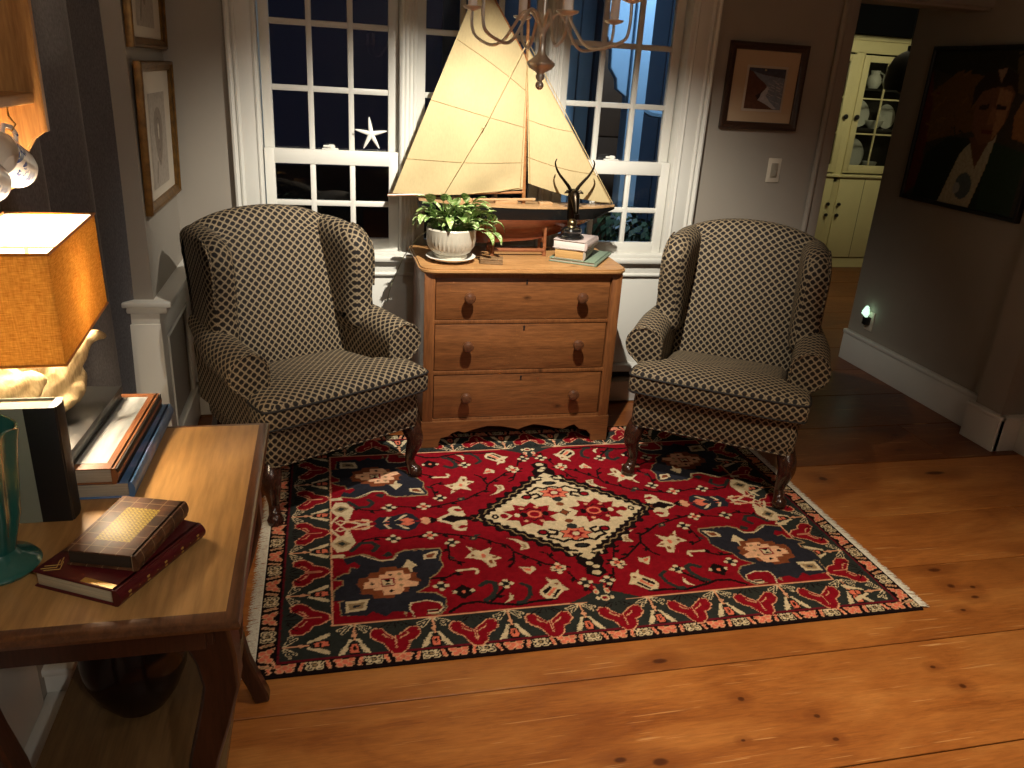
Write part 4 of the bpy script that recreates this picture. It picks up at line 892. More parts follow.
s.tube(smooth2([(ax_, ay_ + .012, az_ + .192), (ax_, ay_ - .012, az_ + .178), (ax_, ay_ - .034, az_ + .145), (ax_, ay_ - .046, az_ + .118), (ax_, ay_ - .049, az_ + .108)], 3, False), [.012, .018, .021, .021, .019, .017, .015, .013, .0125, .012, .0115, .010, .006], 14)
obj('head', s, M_bronze, t)
for sg in (-1, 1):
    h = MB(); q = [(.010, .195), (.022, .215), (.042, .238), (.064, .262), (.080, .288), (.086, .310), (.080, .326)]
    h.tube(smooth2([(ax_ - .003 + sg * a, ay_ + .006 + .012 * i / 6, az_ + b - (0 if sg > 0 else .0)) for i, (a, b) in enumerate(q)], 3, False), [.0085 - .0064 * i / 18 for i in range(19)], 10); obj('horn', h, M_bronze, t)
    e = MB(); e.tube([(ax_ + sg * .012, ay_ + .008, az_ + .188), (ax_ + sg * .03, ay_ + .008, az_ + .195), (ax_ + sg * .042, ay_ + .006, az_ + .188)], [.004, .008, .002], 8); obj('ear', e, M_bronze, t)
# small box on the chest
b = MB(); b.box(-.048, .048, -.032, .032, 0, .006, .001); b.box(-.046, .046, -.030, .030, .006, .017, .001); b.box(-.048, .048, -.032, .032, .017, .022, .0015)
bx = MB(); M_ = Matrix.Translation((.662, 3.18, .811)) @ Matrix.Rotation(R(-12), 4, 'Z'); bx.v = [tuple(M_ @ Vector(p)) for p in b.v]; bx.f, bx.m, bx.uv = b.f, b.m, b.uv
setp(obj('trinket_box', bx, wood('dull_brown_box', (.14, .08, .035), (.26, .16, .08), 'x', .45, 4, .1, False)), 'small flat brown wooden box lying between the plant and the model yacht', 'box')
# starfish on the sash rail
M_star = paint('bleached_starfish', srgb(228, 226, 220), .7, .05, 60, bmp=.3)
def arm_star(cx, cy, cz, Rr, tilt, angs):
    s = MB()
    for a in angs:
        a = R(a); p = [Vector((cx + math.cos(a) * Rr * u, cy, cz + math.sin(a) * Rr * u)) for u in (0, .3, .6, .85, 1.0)]
        s.tube(p, [.011, .0095, .007, .0045, .0015], 10)
    s.ball((cx, cy, cz), .0125, 14, sc=(1, .6, 1)); return s
setp(obj('starfish', arm_star(.193, 3.622, 1.273, .070, 0, (97, 167, 12, 242, 300)), M_star), 'white five-armed starfish propped upright on the left window sash', 'starfish')
# ---------------------------------------------------------------- chandelier
M_iron = metal('pewter_iron', (.78, .73, .66), .48, .15); M_cand = paint('ivory_candle_sleeve', srgb(248, 236, 226), .5, .02)
cx, cy, CK = .438, 1.70, .7727
def near(mb):
    mb.v = [(cx + (x - cx) * CK, cy + (y - cy) * CK, min(ZC, 1.55 + (z - 1.55) * CK)) for x, y, z in mb.v]; return mb
t = thing('chandelier', 'pewter chandelier with curling arms and candle tubes hanging before the yacht', 'chandelier', (cx, cy, 1.515))
s = MB(); s.ball((cx, cy, 1.5265), .0115, 16); s.lathe([(.004, 1.536), (.011, 1.542), (.012, 1.550), (.009, 1.555), (.014, 1.560), (.030, 1.568), (.037, 1.577), (.0375, 1.583), (.030, 1.589), (.018, 1.597), (.011, 1.606), (.009, 1.62), (.009, 1.655), (.013, 1.662), (.014, 1.672), (.009, 1.682), (.006, 1.70), (.006, 2.0), (.005, 2.5)], (cx, cy, 0), 26)
s.lathe([(.0, 2.49), (.07, 2.49), (.065, 2.47), (.025, 2.45), (.0, 2.449)], (cx, cy, 0), 24); obj('stem', near(s), M_iron, t)
for ang, rad, zp in ((135, .23, 1.713), (90, .25, 1.703), (28, .27, 1.703), (-46, .25, 1.734), (-92, .25, 1.69), (-140, .25, 1.718)):
    a = R(ang); dx, dy = math.cos(a), math.sin(a)
    q = [(.010, 1.668), (.035, 1.702), (.065, 1.705), (.092, 1.672), (.125, 1.634), (.165, 1.622), (rad - .015, 1.642), (rad, 1.672), (rad, zp - .005)]
    A = MB(); A.tube(smooth2([(cx + dx * r, cy + dy * r, z) for r, z in q], 4, False), .0042, 8)
    arm = obj('arm', near(A), M_iron, t)
    p = MB(); p.lathe([(.0, zp - .006), (.008, zp - .006), (.024, zp), (.0275, zp + .004), (.0265, zp + .006), (.012, zp + .003), (.0, zp + .003)], (cx + dx * rad, cy + dy * rad, 0), 22); obj('drip_pan', near(p), M_iron, arm)
    p = MB(); p.lathe([(.0, zp + .003), (.0125, zp + .003), (.0125, zp + .085), (.0, zp + .086)], (cx + dx * rad, cy + dy * rad, 0), 16); p.lathe([(.004, zp + .086), (.011, zp + .105), (.010, zp + .125), (.002, zp + .155)], (cx + dx * rad, cy + dy * rad, 0), 12, mi=1); obj('candle_tube', near(p), [M_cand, glassm('clear_bulb', (.9, .9, .88))], arm)
# ---------------------------------------------------------------- framed pictures
M_gold = paint('antique_gilt', srgb(112, 80, 36), .4, .4, 30, .5, metallic=.6); M_mat = paint('ivory_mat', srgb(190, 178, 160), .85, .02); M_fdark = wood('dark_walnut_frame', (.022, .011, .007), (.06, .03, .018), 'x', .35, 2, .2, False)
def raster_panel(name, ra_, map3, mat, parent):
    me = bpy.data.meshes.new(name); I = MW[parent.name].inverted(); nx, ny = ra_.nx, ra_.ny
    V = [I @ Vector(map3(x, y)) for x, y in zip(ra_.X.ravel(), ra_.Y.ravel())]
    jj, ii = np.meshgrid(np.arange(ny), np.arange(nx), indexing='ij'); a = (jj * (nx + 1) + ii).ravel(); F = np.stack([a, a + 1, a + nx + 2, a + nx + 1], 1)
    me.from_pydata([v[:] for v in V], [], F.tolist()); ra_.colours(me, len(V)); me.materials.append(mat); o = bpy.data.objects.new(name, me); link(o); o.parent = parent; MW[o.name] = MW[parent.name]; return o
M_print = attrmat('printed_picture', .6, 0, .25)
def frame_ring(mb, f, w, d0, d1, prof):
    # picture frame swept around rectangle f=(a0,a1,b0,b1); prof: list (inset, depth)
    a0, a1, b0, b1 = f
    rings = []
    for ins, dp in prof: rings.append([(a0 + ins, b0 + ins, dp), (a1 - ins, b0 + ins, dp), (a1 - ins, b1 - ins, dp), (a0 + ins, b1 - ins, dp)])
    return rings
def picture(name, label, origin, axis, f, prof, fm, matf, art, cat='picture', tilt=0):
    # axis: function (a, b, d) -> world, d = distance off the wall
    t = thing(name, label, cat, origin)
    r = MB(); rg = [[axis(a, b, d) for a, b, d in ring] for ring in frame_ring(r, f, 0, 0, 0, prof)]
    r.loft(rg + [rg[0]], (False, False), uv=False); obj('frame', r, fm, t)
    return t
gprof = [(0, .002), (0, .020), (.004, .027), (.010, .028), (.014, .022), (.022, .020), (.030, .016), (.034, .012), (.034, .004)]
# two gilt frames on the left pier
for nm, lab, b0, b1, y0, y1 in (('framed_print', 'lower of the two gold-framed prints on the left pier', 1.015, 1.520, 2.965, 3.565), ('framed_print', 'upper of the two gold-framed prints on the left pier', 1.560, 2.07, 2.955, 3.565)):
    ax = lambda a, b, d, b0=b0, b1=b1: (-.62 + d + .012 * (b - b0) / (b1 - b0), a, b)
    t = picture(nm, lab, (-.61, (y0 + y1) / 2, b0), ax, (y0, y1, b0, b1), gprof, M_gold, None, None)
    m = MB(); m.add([ax(y0 + .03, b0 + .03, .008), ax(y1 - .03, b0 + .03, .008), ax(y1 - .03, b1 - .03, .008), ax(y0 + .03, b1 - .03, .008)], [[0, 1, 2, 3]]); obj('mat_board', m, M_mat, t)
    m = MB(); m.add([ax(y0 + .005, b0 + .005, .003), ax(y1 - .005, b0 + .005, .003), ax(y1 - .005, b1 - .005, .003), ax(y0 + .005, b1 - .005, .003)], [[0, 1, 2, 3]]); obj('backing', m, M_black, t)
    P = Ras(.30, .33, .003, srgb(158, 146, 132)); yc, zc = (y0 + y1) / 2, (b0 + b1) / 2 - .02
    th = np.linspace(0, 2 * np.pi, 40); P.poly(np.stack([.072 * np.cos(th) + .015 * np.sin(2 * th), .105 * np.sin(th) + .01], 1), srgb(126, 112, 98))
    sp = np.linspace(0, 5.5 * np.pi, 90); rr = .004 + .085 * (sp / sp[-1]) ** 1.5; P.line(np.stack([rr * .7 * np.cos(sp), rr * np.sin(sp) + .01], 1), .005, srgb(96, 84, 72)); P.line([(-.05, -.08), (-.08, -.14)], .02, srgb(126, 112, 98)); P.ell(0, .03, .012, .03, srgb(190, 178, 160))
    raster_panel('shell_print', P, lambda x, y, ax=ax, yc=yc, zc=zc: ax(yc + x, zc + y, .0095), M_print, t)
# beach picture
ax = lambda a, b, d: (a, 3.6 - d, b)
dp = [(0, .002), (0, .022), (.003, .026), (.012, .026), (.020, .020), (.026, .018), (.032, .014), (.034, .004)]
t = picture('beach_picture', 'beach photograph in a dark wooden frame on the wall right of the window', (2.01, 3.585, 1.37), ax, (1.812, 2.212, 1.372, 1.752), dp, M_fdark, None, None)
m = MB(); m.add([ax(1.82, 1.38, .006), ax(2.204, 1.38, .006), ax(2.204, 1.744, .006), ax(1.82, 1.744, .006)], [[0, 1, 2, 3]]); obj('mat_board', m, paint('buff_mat', srgb(186, 162, 132), .85, .02), t)
m = MB(); m.box(1.914, 2.124, 3.591, 3.5935, 1.453, 1.655, .0005); obj('inner_mat', m, M_mat, t)
P = Ras(.19, .18, .0018, srgb(92, 60, 46)); W_ = srgb(176, 176, 182)
P.poly([(-.095, .09), (.095, .09), (.095, .05), (-.03, .065), (-.095, .078)], srgb(70, 74, 88))
P.poly([(-.075, .075), (-.02, .062), (.095, .05), (.095, -.09), (.06, -.09), (.03, -.075), (0, -.06), (-.022, -.05), (-.02, -.025), (-.005, -.01), (.01, .012), (-.01, .028), (-.04, .045)], srgb(120, 128, 142))
P.poly([(-.03, -.05), (-.022, -.025), (-.005, -.008), (.012, .012), (.02, 0), (.01, -.03), (.04, -.06), (.075, -.085), (.05, -.085), (.01, -.065)], W_); P.poly([(-.045, -.03), (-.025, -.02), (-.012, 0), (-.02, -.035), (-.03, -.05)], srgb(44, 30, 26))
for i in range(26): x = rng.uniform(0, .08); y = rng.uniform(-.06, .045); P.line([(x, y), (x + .02, y - .006)], .002, W_)
P.ell(-.01, .082, .006, .004, srgb(190, 170, 130)); raster_panel('photograph', P, lambda x, y: ax(2.019 + x, 1.554 + y, .0098), M_print, t)
# portrait on the right-hand wall
ax = lambda a, b, d: (3.17 - d, 3.505 - a, b)
t = picture('portrait_painting', 'dark oil portrait of a man in green coat and pale shirt on right wall', (3.15, 3.505, 1.03), ax, (-.41, .41, 1.035, 1.815), [(0, .002), (0, .030), (.004, .033), (.018, .033), (.022, .028), (.022, .004)], M_black, None, None)
P = Ras(.79, .75, .006, srgb(58, 50, 36)); g = srgb
P.poly([(-.39, .37), (.39, .37), (.39, .20), (.1, .30), (-.1, .22), (-.39, .28)], g(36, 34, 24)); P.poly([(-.36, .16), (-.2, .27), (.0, .25), (.02, .0), (-.2, -.05), (-.36, -.1)], g(104, 76, 34)); P.poly([(.15, .36), (.39, .36), (.39, .15), (.2, .18)], g(92, 78, 48))
P.poly([(-.39, .3), (-.33, .1), (-.3, -.3), (-.39, -.37)], g(92, 40, 30))
for i in range(150):
    x, y = float(rng.uniform(-.37, .37)), float(rng.uniform(-.35, .35)); ix = int((x + .395) / .79 * P.nx); iy = int((y + .375) / .75 * P.ny); c = P.im[iy, ix] * rng.uniform(.7, 1.4); a = rng.uniform(0, 3.1); P.line([(x, y), (x + .05 * math.cos(a), y + .05 * math.sin(a))], .011, c)
_p = P.poly; P.poly = lambda pts, c: _p([(x - .035, y - .02) for x, y in pts], c)
P.poly([(-.30, -.375), (-.26, -.12), (-.12, -.02), (.2, -.03), (.36, -.12), (.39, -.375)], g(24, 36, 24)); P.poly([(.16, -.02), (.39, -.06), (.39, -.375), (.18, -.375)], g(34, 54, 34))
P.poly([(-.10, -.375), (-.02, -.10), (.05, -.02), (.19, .02), (.17, -.15), (.12, -.375)], g(170, 164, 138)); P.poly([(.02, -.02), (.17, .03), (.10, -.16)], g(98, 66, 44)); P.ell(.02, -.27, .055, .065, g(76, 92, 96)); P.ell(-.02, -.285, .022, .03, g(150, 154, 148))
P.poly([(.0, .16), (.02, .02), (.09, -.05), (.17, -.02), (.22, .08), (.23, .2), (.16, .26), (.05, .25)], g(118, 82, 56)); P.poly([(.13, .22), (.22, .2), (.21, .06), (.16, -.02), (.14, .1)], g(158, 116, 82)); P.poly([(-.02, .12), (-.03, .22), (.03, .29), (.13, .315), (.22, .28), (.25, .18), (.2, .23), (.1, .22), (.03, .20)], g(44, 28, 20)); P.poly([(.09, .30), (.15, .31), (.13, .24)], g(150, 120, 100))
P.poly([(.03, .135), (.09, .145), (.09, .12), (.03, .115)], g(40, 24, 18)); P.poly([(.14, .145), (.2, .14), (.2, .12), (.14, .12)], g(40, 24, 18)); P.poly([(.11, .13), (.14, .13), (.16, .06), (.11, .05)], g(138, 98, 68)); P.poly([(.08, .025), (.16, .028), (.15, .008), (.09, .008)], g(92, 40, 34)); P.poly([(.30, .2), (.39, .16), (.39, -.02), (.28, .0), (.26, .1)], g(150, 104, 60))
raster_panel('canvas', P, lambda x, y: ax(x, 1.425 + y, .02), attrmat('oil_paint', .45, 90, .4), t)
# ---------------------------------------------------------------- switch and night light
M_sw = paint('almond_plastic', srgb(206, 196, 178), .35, .02)
t = thing('light_switch', 'ivory rocker light switch on the wall below the beach picture', 'switch', (2.142, 3.595, 1.128))
s = MB(); s.box(2.107, 2.177, 3.594, 3.6, 1.128, 1.243, .004); obj('plate', s, M_sw, t); s = MB(); s.box(2.124, 2.160, 3.590, 3.595, 1.151, 1.220, .002); s.box(2.129, 2.155, 3.586, 3.592, 1.157, 1.188, .002); obj('rocker', s, paint('grey_rocker', srgb(150, 142, 126), .4), t)
t = thing('night_light', 'small glowing shell night light plugged in low on the right wall', 'night light', (3.15, 3.96, .26))
s = MB(); s.box(3.163, 3.17, 3.915, 3.985, .235, .35, .003); obj('outlet_plate', s, M_sw, t); s = MB(); s.box(3.13, 3.165, 3.935, 3.975, .27, .318, .006); obj('plug_body', s, M_black, t)
s = MB()
for k in range(7):
    a = R(-60 + 20 * k); s.tube([(3.14, 3.955, .318), (3.128, 3.955 + math.sin(a) * .022, .318 + math.cos(a) * .045), (3.136, 3.955 + math.sin(a) * .028, .318 + math.cos(a) * .068)], [.008, .012, .005], 8)
obj('glowing_shell', s, emis('night_glow', (.62, 1.0, .72), 1.2), t)
# ---------------------------------------------------------------- side table
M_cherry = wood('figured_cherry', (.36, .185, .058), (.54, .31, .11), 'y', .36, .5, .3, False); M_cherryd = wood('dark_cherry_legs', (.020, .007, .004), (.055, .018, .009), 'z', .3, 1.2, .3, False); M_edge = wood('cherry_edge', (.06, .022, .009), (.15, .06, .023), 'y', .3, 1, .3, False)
TX0, TX1, TY0, TY1, TZ = -.69, -.153, 1.06, 1.803, .74
t = thing('side_table', 'cherry side table with curved legs at the left edge, stacked with books and a lamp', 'table', (-.40, 1.43, 0))
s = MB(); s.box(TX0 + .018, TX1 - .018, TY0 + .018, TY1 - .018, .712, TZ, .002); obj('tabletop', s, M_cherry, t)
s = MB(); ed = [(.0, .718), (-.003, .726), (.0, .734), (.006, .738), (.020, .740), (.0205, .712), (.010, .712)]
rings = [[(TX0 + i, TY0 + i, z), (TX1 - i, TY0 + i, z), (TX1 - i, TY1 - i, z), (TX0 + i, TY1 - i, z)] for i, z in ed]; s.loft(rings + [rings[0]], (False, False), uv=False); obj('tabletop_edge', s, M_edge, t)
s = MB()
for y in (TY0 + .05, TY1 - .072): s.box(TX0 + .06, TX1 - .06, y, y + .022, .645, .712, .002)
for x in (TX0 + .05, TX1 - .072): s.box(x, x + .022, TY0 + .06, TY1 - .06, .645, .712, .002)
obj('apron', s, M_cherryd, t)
s = MB(); s.box(-.60, -.232, 1.165, 1.70, .192, .212, .004); obj('lower_shelf', s, wood('shaded_shelf_board', (.09, .045, .016), (.17, .095, .035), 'y', .5, .5, .1, False), t)  # shelf wood darkened to stand in for the shade under the tabletop
for sx, xb in ((1, -.205), (-1, -.60)):
    for yb in (TY0 + .105, TY1 - .115):
        q = [(.712, -.014, .058), (.66, -.012, .055), (.60, .0, .047), (.54, .004, .043), (.46, -.014, .040), (.38, -.036, .037), (.30, -.05, .033), (.21, -.052, .030), (.13, -.036, .028), (.06, -.012, .027), (.02, .002, .028), (0, .006, .027)]
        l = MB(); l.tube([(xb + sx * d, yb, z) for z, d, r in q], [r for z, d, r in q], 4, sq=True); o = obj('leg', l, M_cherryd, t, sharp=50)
        bv = o.modifiers.new('soft', 'BEVEL'); bv.width = .006; bv.segments = 2; bv.limit_method = 'ANGLE'; bv.angle_limit = R(50)
# pot on the lower shelf
M_dkglaze = paint('dark_brown_glaze', (.010, .004, .003), .16, .3, 8, .35)
s = MB(); s.lathe([(.0, 0), (.06, 0), (.065, .008), (.085, .04), (.104, .09), (.108, .13), (.10, .17), (.082, .198), (.074, .208), (.08, .222), (.086, .228), (.078, .232), (.066, .215), (.0, .20)], (-.435, 1.50, .213), 36)
setp(obj('glazed_jar', s, M_dkglaze), 'round dark brown glazed jar on the lower shelf of the side table', 'jar')
# ---------------------------------------------------------------- things on the table
ZT_ = .7405
M_teal = paint('teal_pottery', srgb(34, 92, 84), .22, .18, 10, .5, coat=.4)
s = MB(); n = 72; vx, vy = -.548, 1.25
prof = [(.0, .0), (.060, .0), (.064, .006), (.058, .014), (.036, .024), (.030, .034), (.034, .055), (.044, .10), (.050, .15), (.055, .20), (.060, .232), (.064, .246), (.060, .247), (.054, .225), (.046, .15), (.034, .06), (.0, .05)]
rings = []
for r, z in prof:
    am = .0038 * max(0, min(1, (z - .03) / .06)); ring = []
    for i in range(n):
        a = 2 * math.pi * i / n; rr = max(r, .0002) * 1.0 + am * math.cos(8 * a) * (1 if r > .02 else 0); ring.append((vx + rr * math.cos(a), vy + rr * math.sin(a), ZT_ + z + (.008 * math.cos(4 * a + 1) if z > .235 else 0)))
    rings.append(ring)
s.loft(rings, uv=False); setp(obj('pottery_vase', s, M_teal), 'teal fluted pottery vase with a wavy rim at the left front of the table', 'vase')
# upright book: front cover towards the camera
M_cov1 = paint('olive_grey_board', srgb(128, 132, 116), .6, .04); M_covb = paint('black_book_cloth', (.010, .009, .009), .55, .2)
t = thing('book', 'tall book standing upright with grey cover and black spine behind the teal vase', 'book', (-.575, 1.405, ZT_)); H = .226
s = MB(); s.box(-.69, -.521, 1.387, 1.390, ZT_, ZT_ + H, .0008); s.box(-.69, -.475, 1.434, 1.437, ZT_, ZT_ + H, .0008); obj('cover', s, M_cov1, t)
s = MB(); s.box(-.522, -.472, 1.3865, 1.3905, ZT_, ZT_ + H, .001); s.prism([(-.478, 1.3865), (-.470, 1.392), (-.467, 1.412), (-.470, 1.432), (-.478, 1.4375), (-.482, 1.43), (-.482, 1.392)], 'xy', ZT_, ZT_ + H); obj('spine', s, M_covb, t)
s = MB(); s.box(-.688, -.482, 1.390, 1.434, ZT_ + .004, ZT_ + H - .004); obj('pages', s, M_pg1, t)
# stack of three
M_blue = None
def bluecover():
    m, nt, p = _new('blue_lilac_cover'); f = noise(nt, coords(nt, scale=(8, 9, 3)), 1.2, 3); nt.links.new(ramp(nt, f, [(.35, srgb(56, 104, 150)), (.55, srgb(96, 128, 176)), (.7, srgb(160, 150, 190))]), p.inputs['Base Color']); inp(p, Roughness=.35); return m
def photocover():
    m, nt, p = _new('misty_photo_cover'); f = noise(nt, coords(nt, scale=(5, 1.5, 1)), 2.2, 4, .6, .6); nt.links.new(ramp(nt, f, [(.3, srgb(120, 128, 132)), (.5, srgb(176, 180, 182)), (.7, srgb(214, 214, 212))]), p.inputs['Base Color']); inp(p, Roughness=.3); return m
book('blue and lilac book, lowest of the pile by the curtain', (-.452, 1.655, ZT_), R(-1), .145, .385, .034, bluecover(), M_pg3, .003)
M_brown_b = paint('brown_cover_border', srgb(132, 84, 52), .45, .08)
b = book('brown-bordered photo book with a misty white cover, middle of the pile by the curtain', (-.466, 1.645, ZT_ + .0345), R(-2), .128, .375, .034, M_brown_b, M_pg3, .003)
s = MB(); s.box(-.055, .044, -.165, .165, .0337, .0345); obj('cover_photograph', s, photocover(), b, local=True)
s = MB(); s.box(.0645, .0675, -.186, .186, .001, .033, .001); obj('dark_spine', s, M_covb, b, local=True)
s = MB(); M_ = Matrix.Translation((-.512, 1.625, ZT_ + .0692)) @ Matrix.Rotation(R(-3), 4, 'Z'); b_ = MB(); b_.box(-.037, .037, -.175, .175, 0, .004, .001); b_.box(-.035, .035, -.173, .173, .004, .028, .001); b_.box(-.037, .037, -.175, .175, .028, .033, .0015)
b_.v = [tuple(M_ @ Vector(p)) for p in b_.v]; setp(obj('presentation_box', b_, paint('matt_black_card', (.009, .009, .0095), .4, .1)), 'flat black presentation box lying on top of the pile by the curtain', 'box')
# front pair
M_maroon = paint('maroon_leather', srgb(84, 22, 26), .35, .2, 30)
gold = paint('gold_tooling', srgb(196, 160, 84), .4, .2, 60, .5, metallic=.3)
b = book('maroon leather book with raised spine, lower of the two at the table front', (-.356, 1.243, ZT_), R(-28), .158, .212, .030, M_maroon, M_pg1, .003, round_spine=.008)
s = MB()
for i, yy in enumerate(np.linspace(-.085, .085, 9)): s.box(.081, .0868, yy - .0035, yy + .0035, .010, .020, .001) if i % 2 == 0 else s.tube([(.083, yy - .006, .012), (.0866, yy, .016), (.083, yy + .006, .02)], .0008, 5)
obj('spine_tooling', s, gold, b, local=True); s = MB()
for q in ((-.07, -.098), (-.07, -.09), (-.062, -.1)): s.tube([(q[0], q[1], .0302), (q[0] + .02, q[1] + .012, .0302), (q[0] + .01, q[1] + .03, .0302)], .0009, 5)
obj('corner_tooling', s, gold, b, local=True); s = MB(); s.box(.01, .07, -.103, -.092, .0299, .0304); obj('gilt_tooling', s, gold, b, local=True)
def embossed():
    m, nt, p = _new('tooled_brown_leather'); t_ = N(nt, 'TexCoord'); sp_ = N(nt, 'SeparateXYZ'); nt.links.new(t_.outputs['Object'], sp_.inputs[0])
    def lines(o, s_, off):
        q = mathn(nt, 'ADD', mathn(nt, 'DIVIDE', o, s_), off); return mathn(nt, 'ABSOLUTE', mathn(nt, 'SUBTRACT', mathn(nt, 'FRACT', q), .5))
    g1 = mathn(nt, 'GREATER_THAN', mathn(nt, 'MAXIMUM', lines(sp_.outputs[0], .026, 0), lines(sp_.outputs[1], .0345, 0)), .475)
    bl = ramp(nt, noise(nt, coords(nt), 30, 3), [(.35, srgb(58, 34, 20)), (.65, srgb(112, 72, 46))])
    inn = mathn(nt, 'MULTIPLY', mathn(nt, 'LESS_THAN', mathn(nt, 'ABSOLUTE', sp_.outputs[0]), .030), mathn(nt, 'LESS_THAN', mathn(nt, 'ABSOLUTE', sp_.outputs[1]), .052))
    up = mathn(nt, 'ADD', sp_.outputs[0], sp_.outputs[1]); um = mathn(nt, 'SUBTRACT', sp_.outputs[0], sp_.outputs[1])
    key = mathn(nt, 'GREATER_THAN', mathn(nt, 'MAXIMUM', lines(up, .0075, 0), lines(um, .0075, 0)), .34)
    key2 = mathn(nt, 'GREATER_THAN', mathn(nt, 'MAXIMUM', lines(sp_.outputs[0], .0075, .2), lines(sp_.outputs[1], .0075, .2)), .40)
    kk = mathn(nt, 'ABSOLUTE', mathn(nt, 'SUBTRACT', key, key2))
    c = mixc(nt, mathn(nt, 'MULTIPLY', g1, .55), bl, srgb(190, 160, 120)); c = mixc(nt, mathn(nt, 'MULTIPLY', inn, kk), c, srgb(214, 186, 72)); c = mixc(nt, mathn(nt, 'MULTIPLY', inn, mathn(nt, 'SUBTRACT', 1.0, kk)), c, srgb(112, 84, 34))
    nt.links.new(c, p.inputs['Base Color']); inp(p, Roughness=.48); p.inputs['Specular IOR Level'].default_value = .35; return m
b = book('brown leather book tooled with a gold lattice, upper of the two at the table front', (-.345, 1.262, ZT_ + .0305), R(-17), .118, .176, .029, embossed(), pagem('dark_gilt_pages', srgb(60, 44, 28)), .003, round_spine=.003)
# ---------------------------------------------------------------- lamp
lx, ly, lz0, lz1 = -.566, 1.658, 1.018, 1.218
t = thing('table_lamp', 'table lamp with orange linen box shade and carved driftwood base', 'lamp', (lx, ly, ZT_))
def linen():
    m = bpy.data.materials.new('orange_linen_shade'); m.use_nodes = True; nt = m.node_tree; nt.nodes.clear(); out = N(nt, 'OutputMaterial')
    f1 = noise(nt, coords(nt, scale=(30, 30, 260)), 2.0, 3); f2 = noise(nt, coords(nt, scale=(260, 260, 24)), 2.0, 3); w_ = mathn(nt, 'ADD', mathn(nt, 'MULTIPLY', f1, .6), mathn(nt, 'MULTIPLY', f2, .4))
    c = ramp(nt, w_, [(.35, srgb(190, 124, 40)), (.65, srgb(236, 180, 88))]); d = N(nt, 'BsdfDiffuse'); tl = N(nt, 'BsdfTranslucent'); mx = N(nt, 'MixShader')
    nt.links.new(c, d.inputs[0]); nt.links.new(c, tl.inputs[0]); mx.inputs[0].default_value = .22; nt.links.new(d.outputs[0], mx.inputs[1]); nt.links.new(tl.outputs[0], mx.inputs[2]); nt.links.new(mx.outputs[0], out.inputs[0]); return m
rzL = R(3.5)
def rect(wx, wy, z): 
    c_, s_ = math.cos(rzL), math.sin(rzL); return [(lx + c_ * a - s_ * b, ly + s_ * a + c_ * b, z) for a, b in ((-wx, -wy), (wx, -wy), (wx, wy), (-wx, wy))]
s = MB(); s.loft([rect(.088, .203, lz0), rect(.086, .201, lz1)], (False, False), uv=False); obj('shade', s, linen(), t, sharp=20, recalc=True)
s = MB(); s.loft([rect(.0855, .2005, lz0 + .002), rect(.0835, .1985, lz1 - .002)], (False, False), uv=False); 
def lining():
    m = bpy.data.materials.new('white_shade_lining'); m.use_nodes = True; nt = m.node_tree; nt.nodes.clear(); out = N(nt, 'OutputMaterial'); d = N(nt, 'BsdfDiffuse'); tl = N(nt, 'BsdfTranslucent'); mx = N(nt, 'MixShader')
    f = ramp(nt, noise(nt, coords(nt), 40), [(.3, (.82, .8, .74)), (.7, (.88, .86, .8))]); nt.links.new(f, d.inputs[0]); nt.links.new(f, tl.inputs[0]); mx.inputs[0].default_value = .14; nt.links.new(d.outputs[0], mx.inputs[1]); nt.links.new(tl.outputs[0], mx.inputs[2]); nt.links.new(mx.outputs[0], out.inputs[0]); return m
obj('shade_lining', s, lining(), t, sharp=20)
s = MB()
for z, a in ((lz0, 0), (lz1, -.002)):
    q = rect(.0885 + a, .2035 + a, z); s.tube(q + [q[0]], .0028, 6)
q = rect(.08, .19, lz1 - .03); s.tube([((q[0][0] + q[3][0]) / 2, (q[0][1] + q[3][1]) / 2, lz1 - .03), ((q[1][0] + q[2][0]) / 2, (q[1][1] + q[2][1]) / 2, lz1 - .03)], .002, 6); obj('shade_rim', s, cloth('shade_rim_tape', srgb(190, 120, 44), .8), t)
s = MB(); s.tube([(lx, ly, .93), (lx, ly, lz1 - .028)], .004, 8); s.lathe([(.012, 1.0), (.014, 1.03), (.012, 1.05)], (lx, ly, 0), 14); obj('lamp_stem', s, metal('brass_stem', (.5, .36, .14), .3), t)
s = MB(); s.lathe([(.0, 1.07), (.014, 1.074), (.026, 1.087), (.030, 1.10), (.026, 1.114), (.014, 1.126), (.0, 1.13)], (lx, ly, 0), 18); obj('bulb', s, emis('lamp_bulb', (1.0, .78, .50), 14.0), t)
# driftwood base
M_drift = wood('pale_driftwood', (.21, .145, .07), (.40, .31, .175), 'z', .7, 1.6, 0, False, .2)
s = MB()
def lobe(pts, r): s.tube(smooth2(pts, 4, False), [x for a, b in zip(r[:-1], r[1:]) for x in np.linspace(a, b, 5)[:4]] + [r[-1]], 12)
z0 = ZT_ + .009
bx = -.632
lobe([(bx, ly, z0 + .012), (bx + .005, ly, z0 + .07), (bx + .02, ly, z0 + .14), (bx + .05, ly, z0 + .21), (lx, ly, z0 + .24)], [.058, .055, .052, .04, .02])
lobe([(bx + .03, ly - .06, z0 + .01), (bx + .035, ly - .04, z0 + .08), (bx + .06, ly - .02, z0 + .135), (bx + .095, ly, z0 + .185), (bx + .125, ly + .02, z0 + .228), (bx + .142, ly + .03, z0 + .245)], [.030, .034, .036, .032, .020, .010])
lobe([(bx + .03, ly + .06, z0 + .01), (bx + .03, ly + .06, z0 + .09), (bx + .05, ly + .05, z0 + .16), (bx + .07, ly + .04, z0 + .22)], [.030, .034, .034, .016])
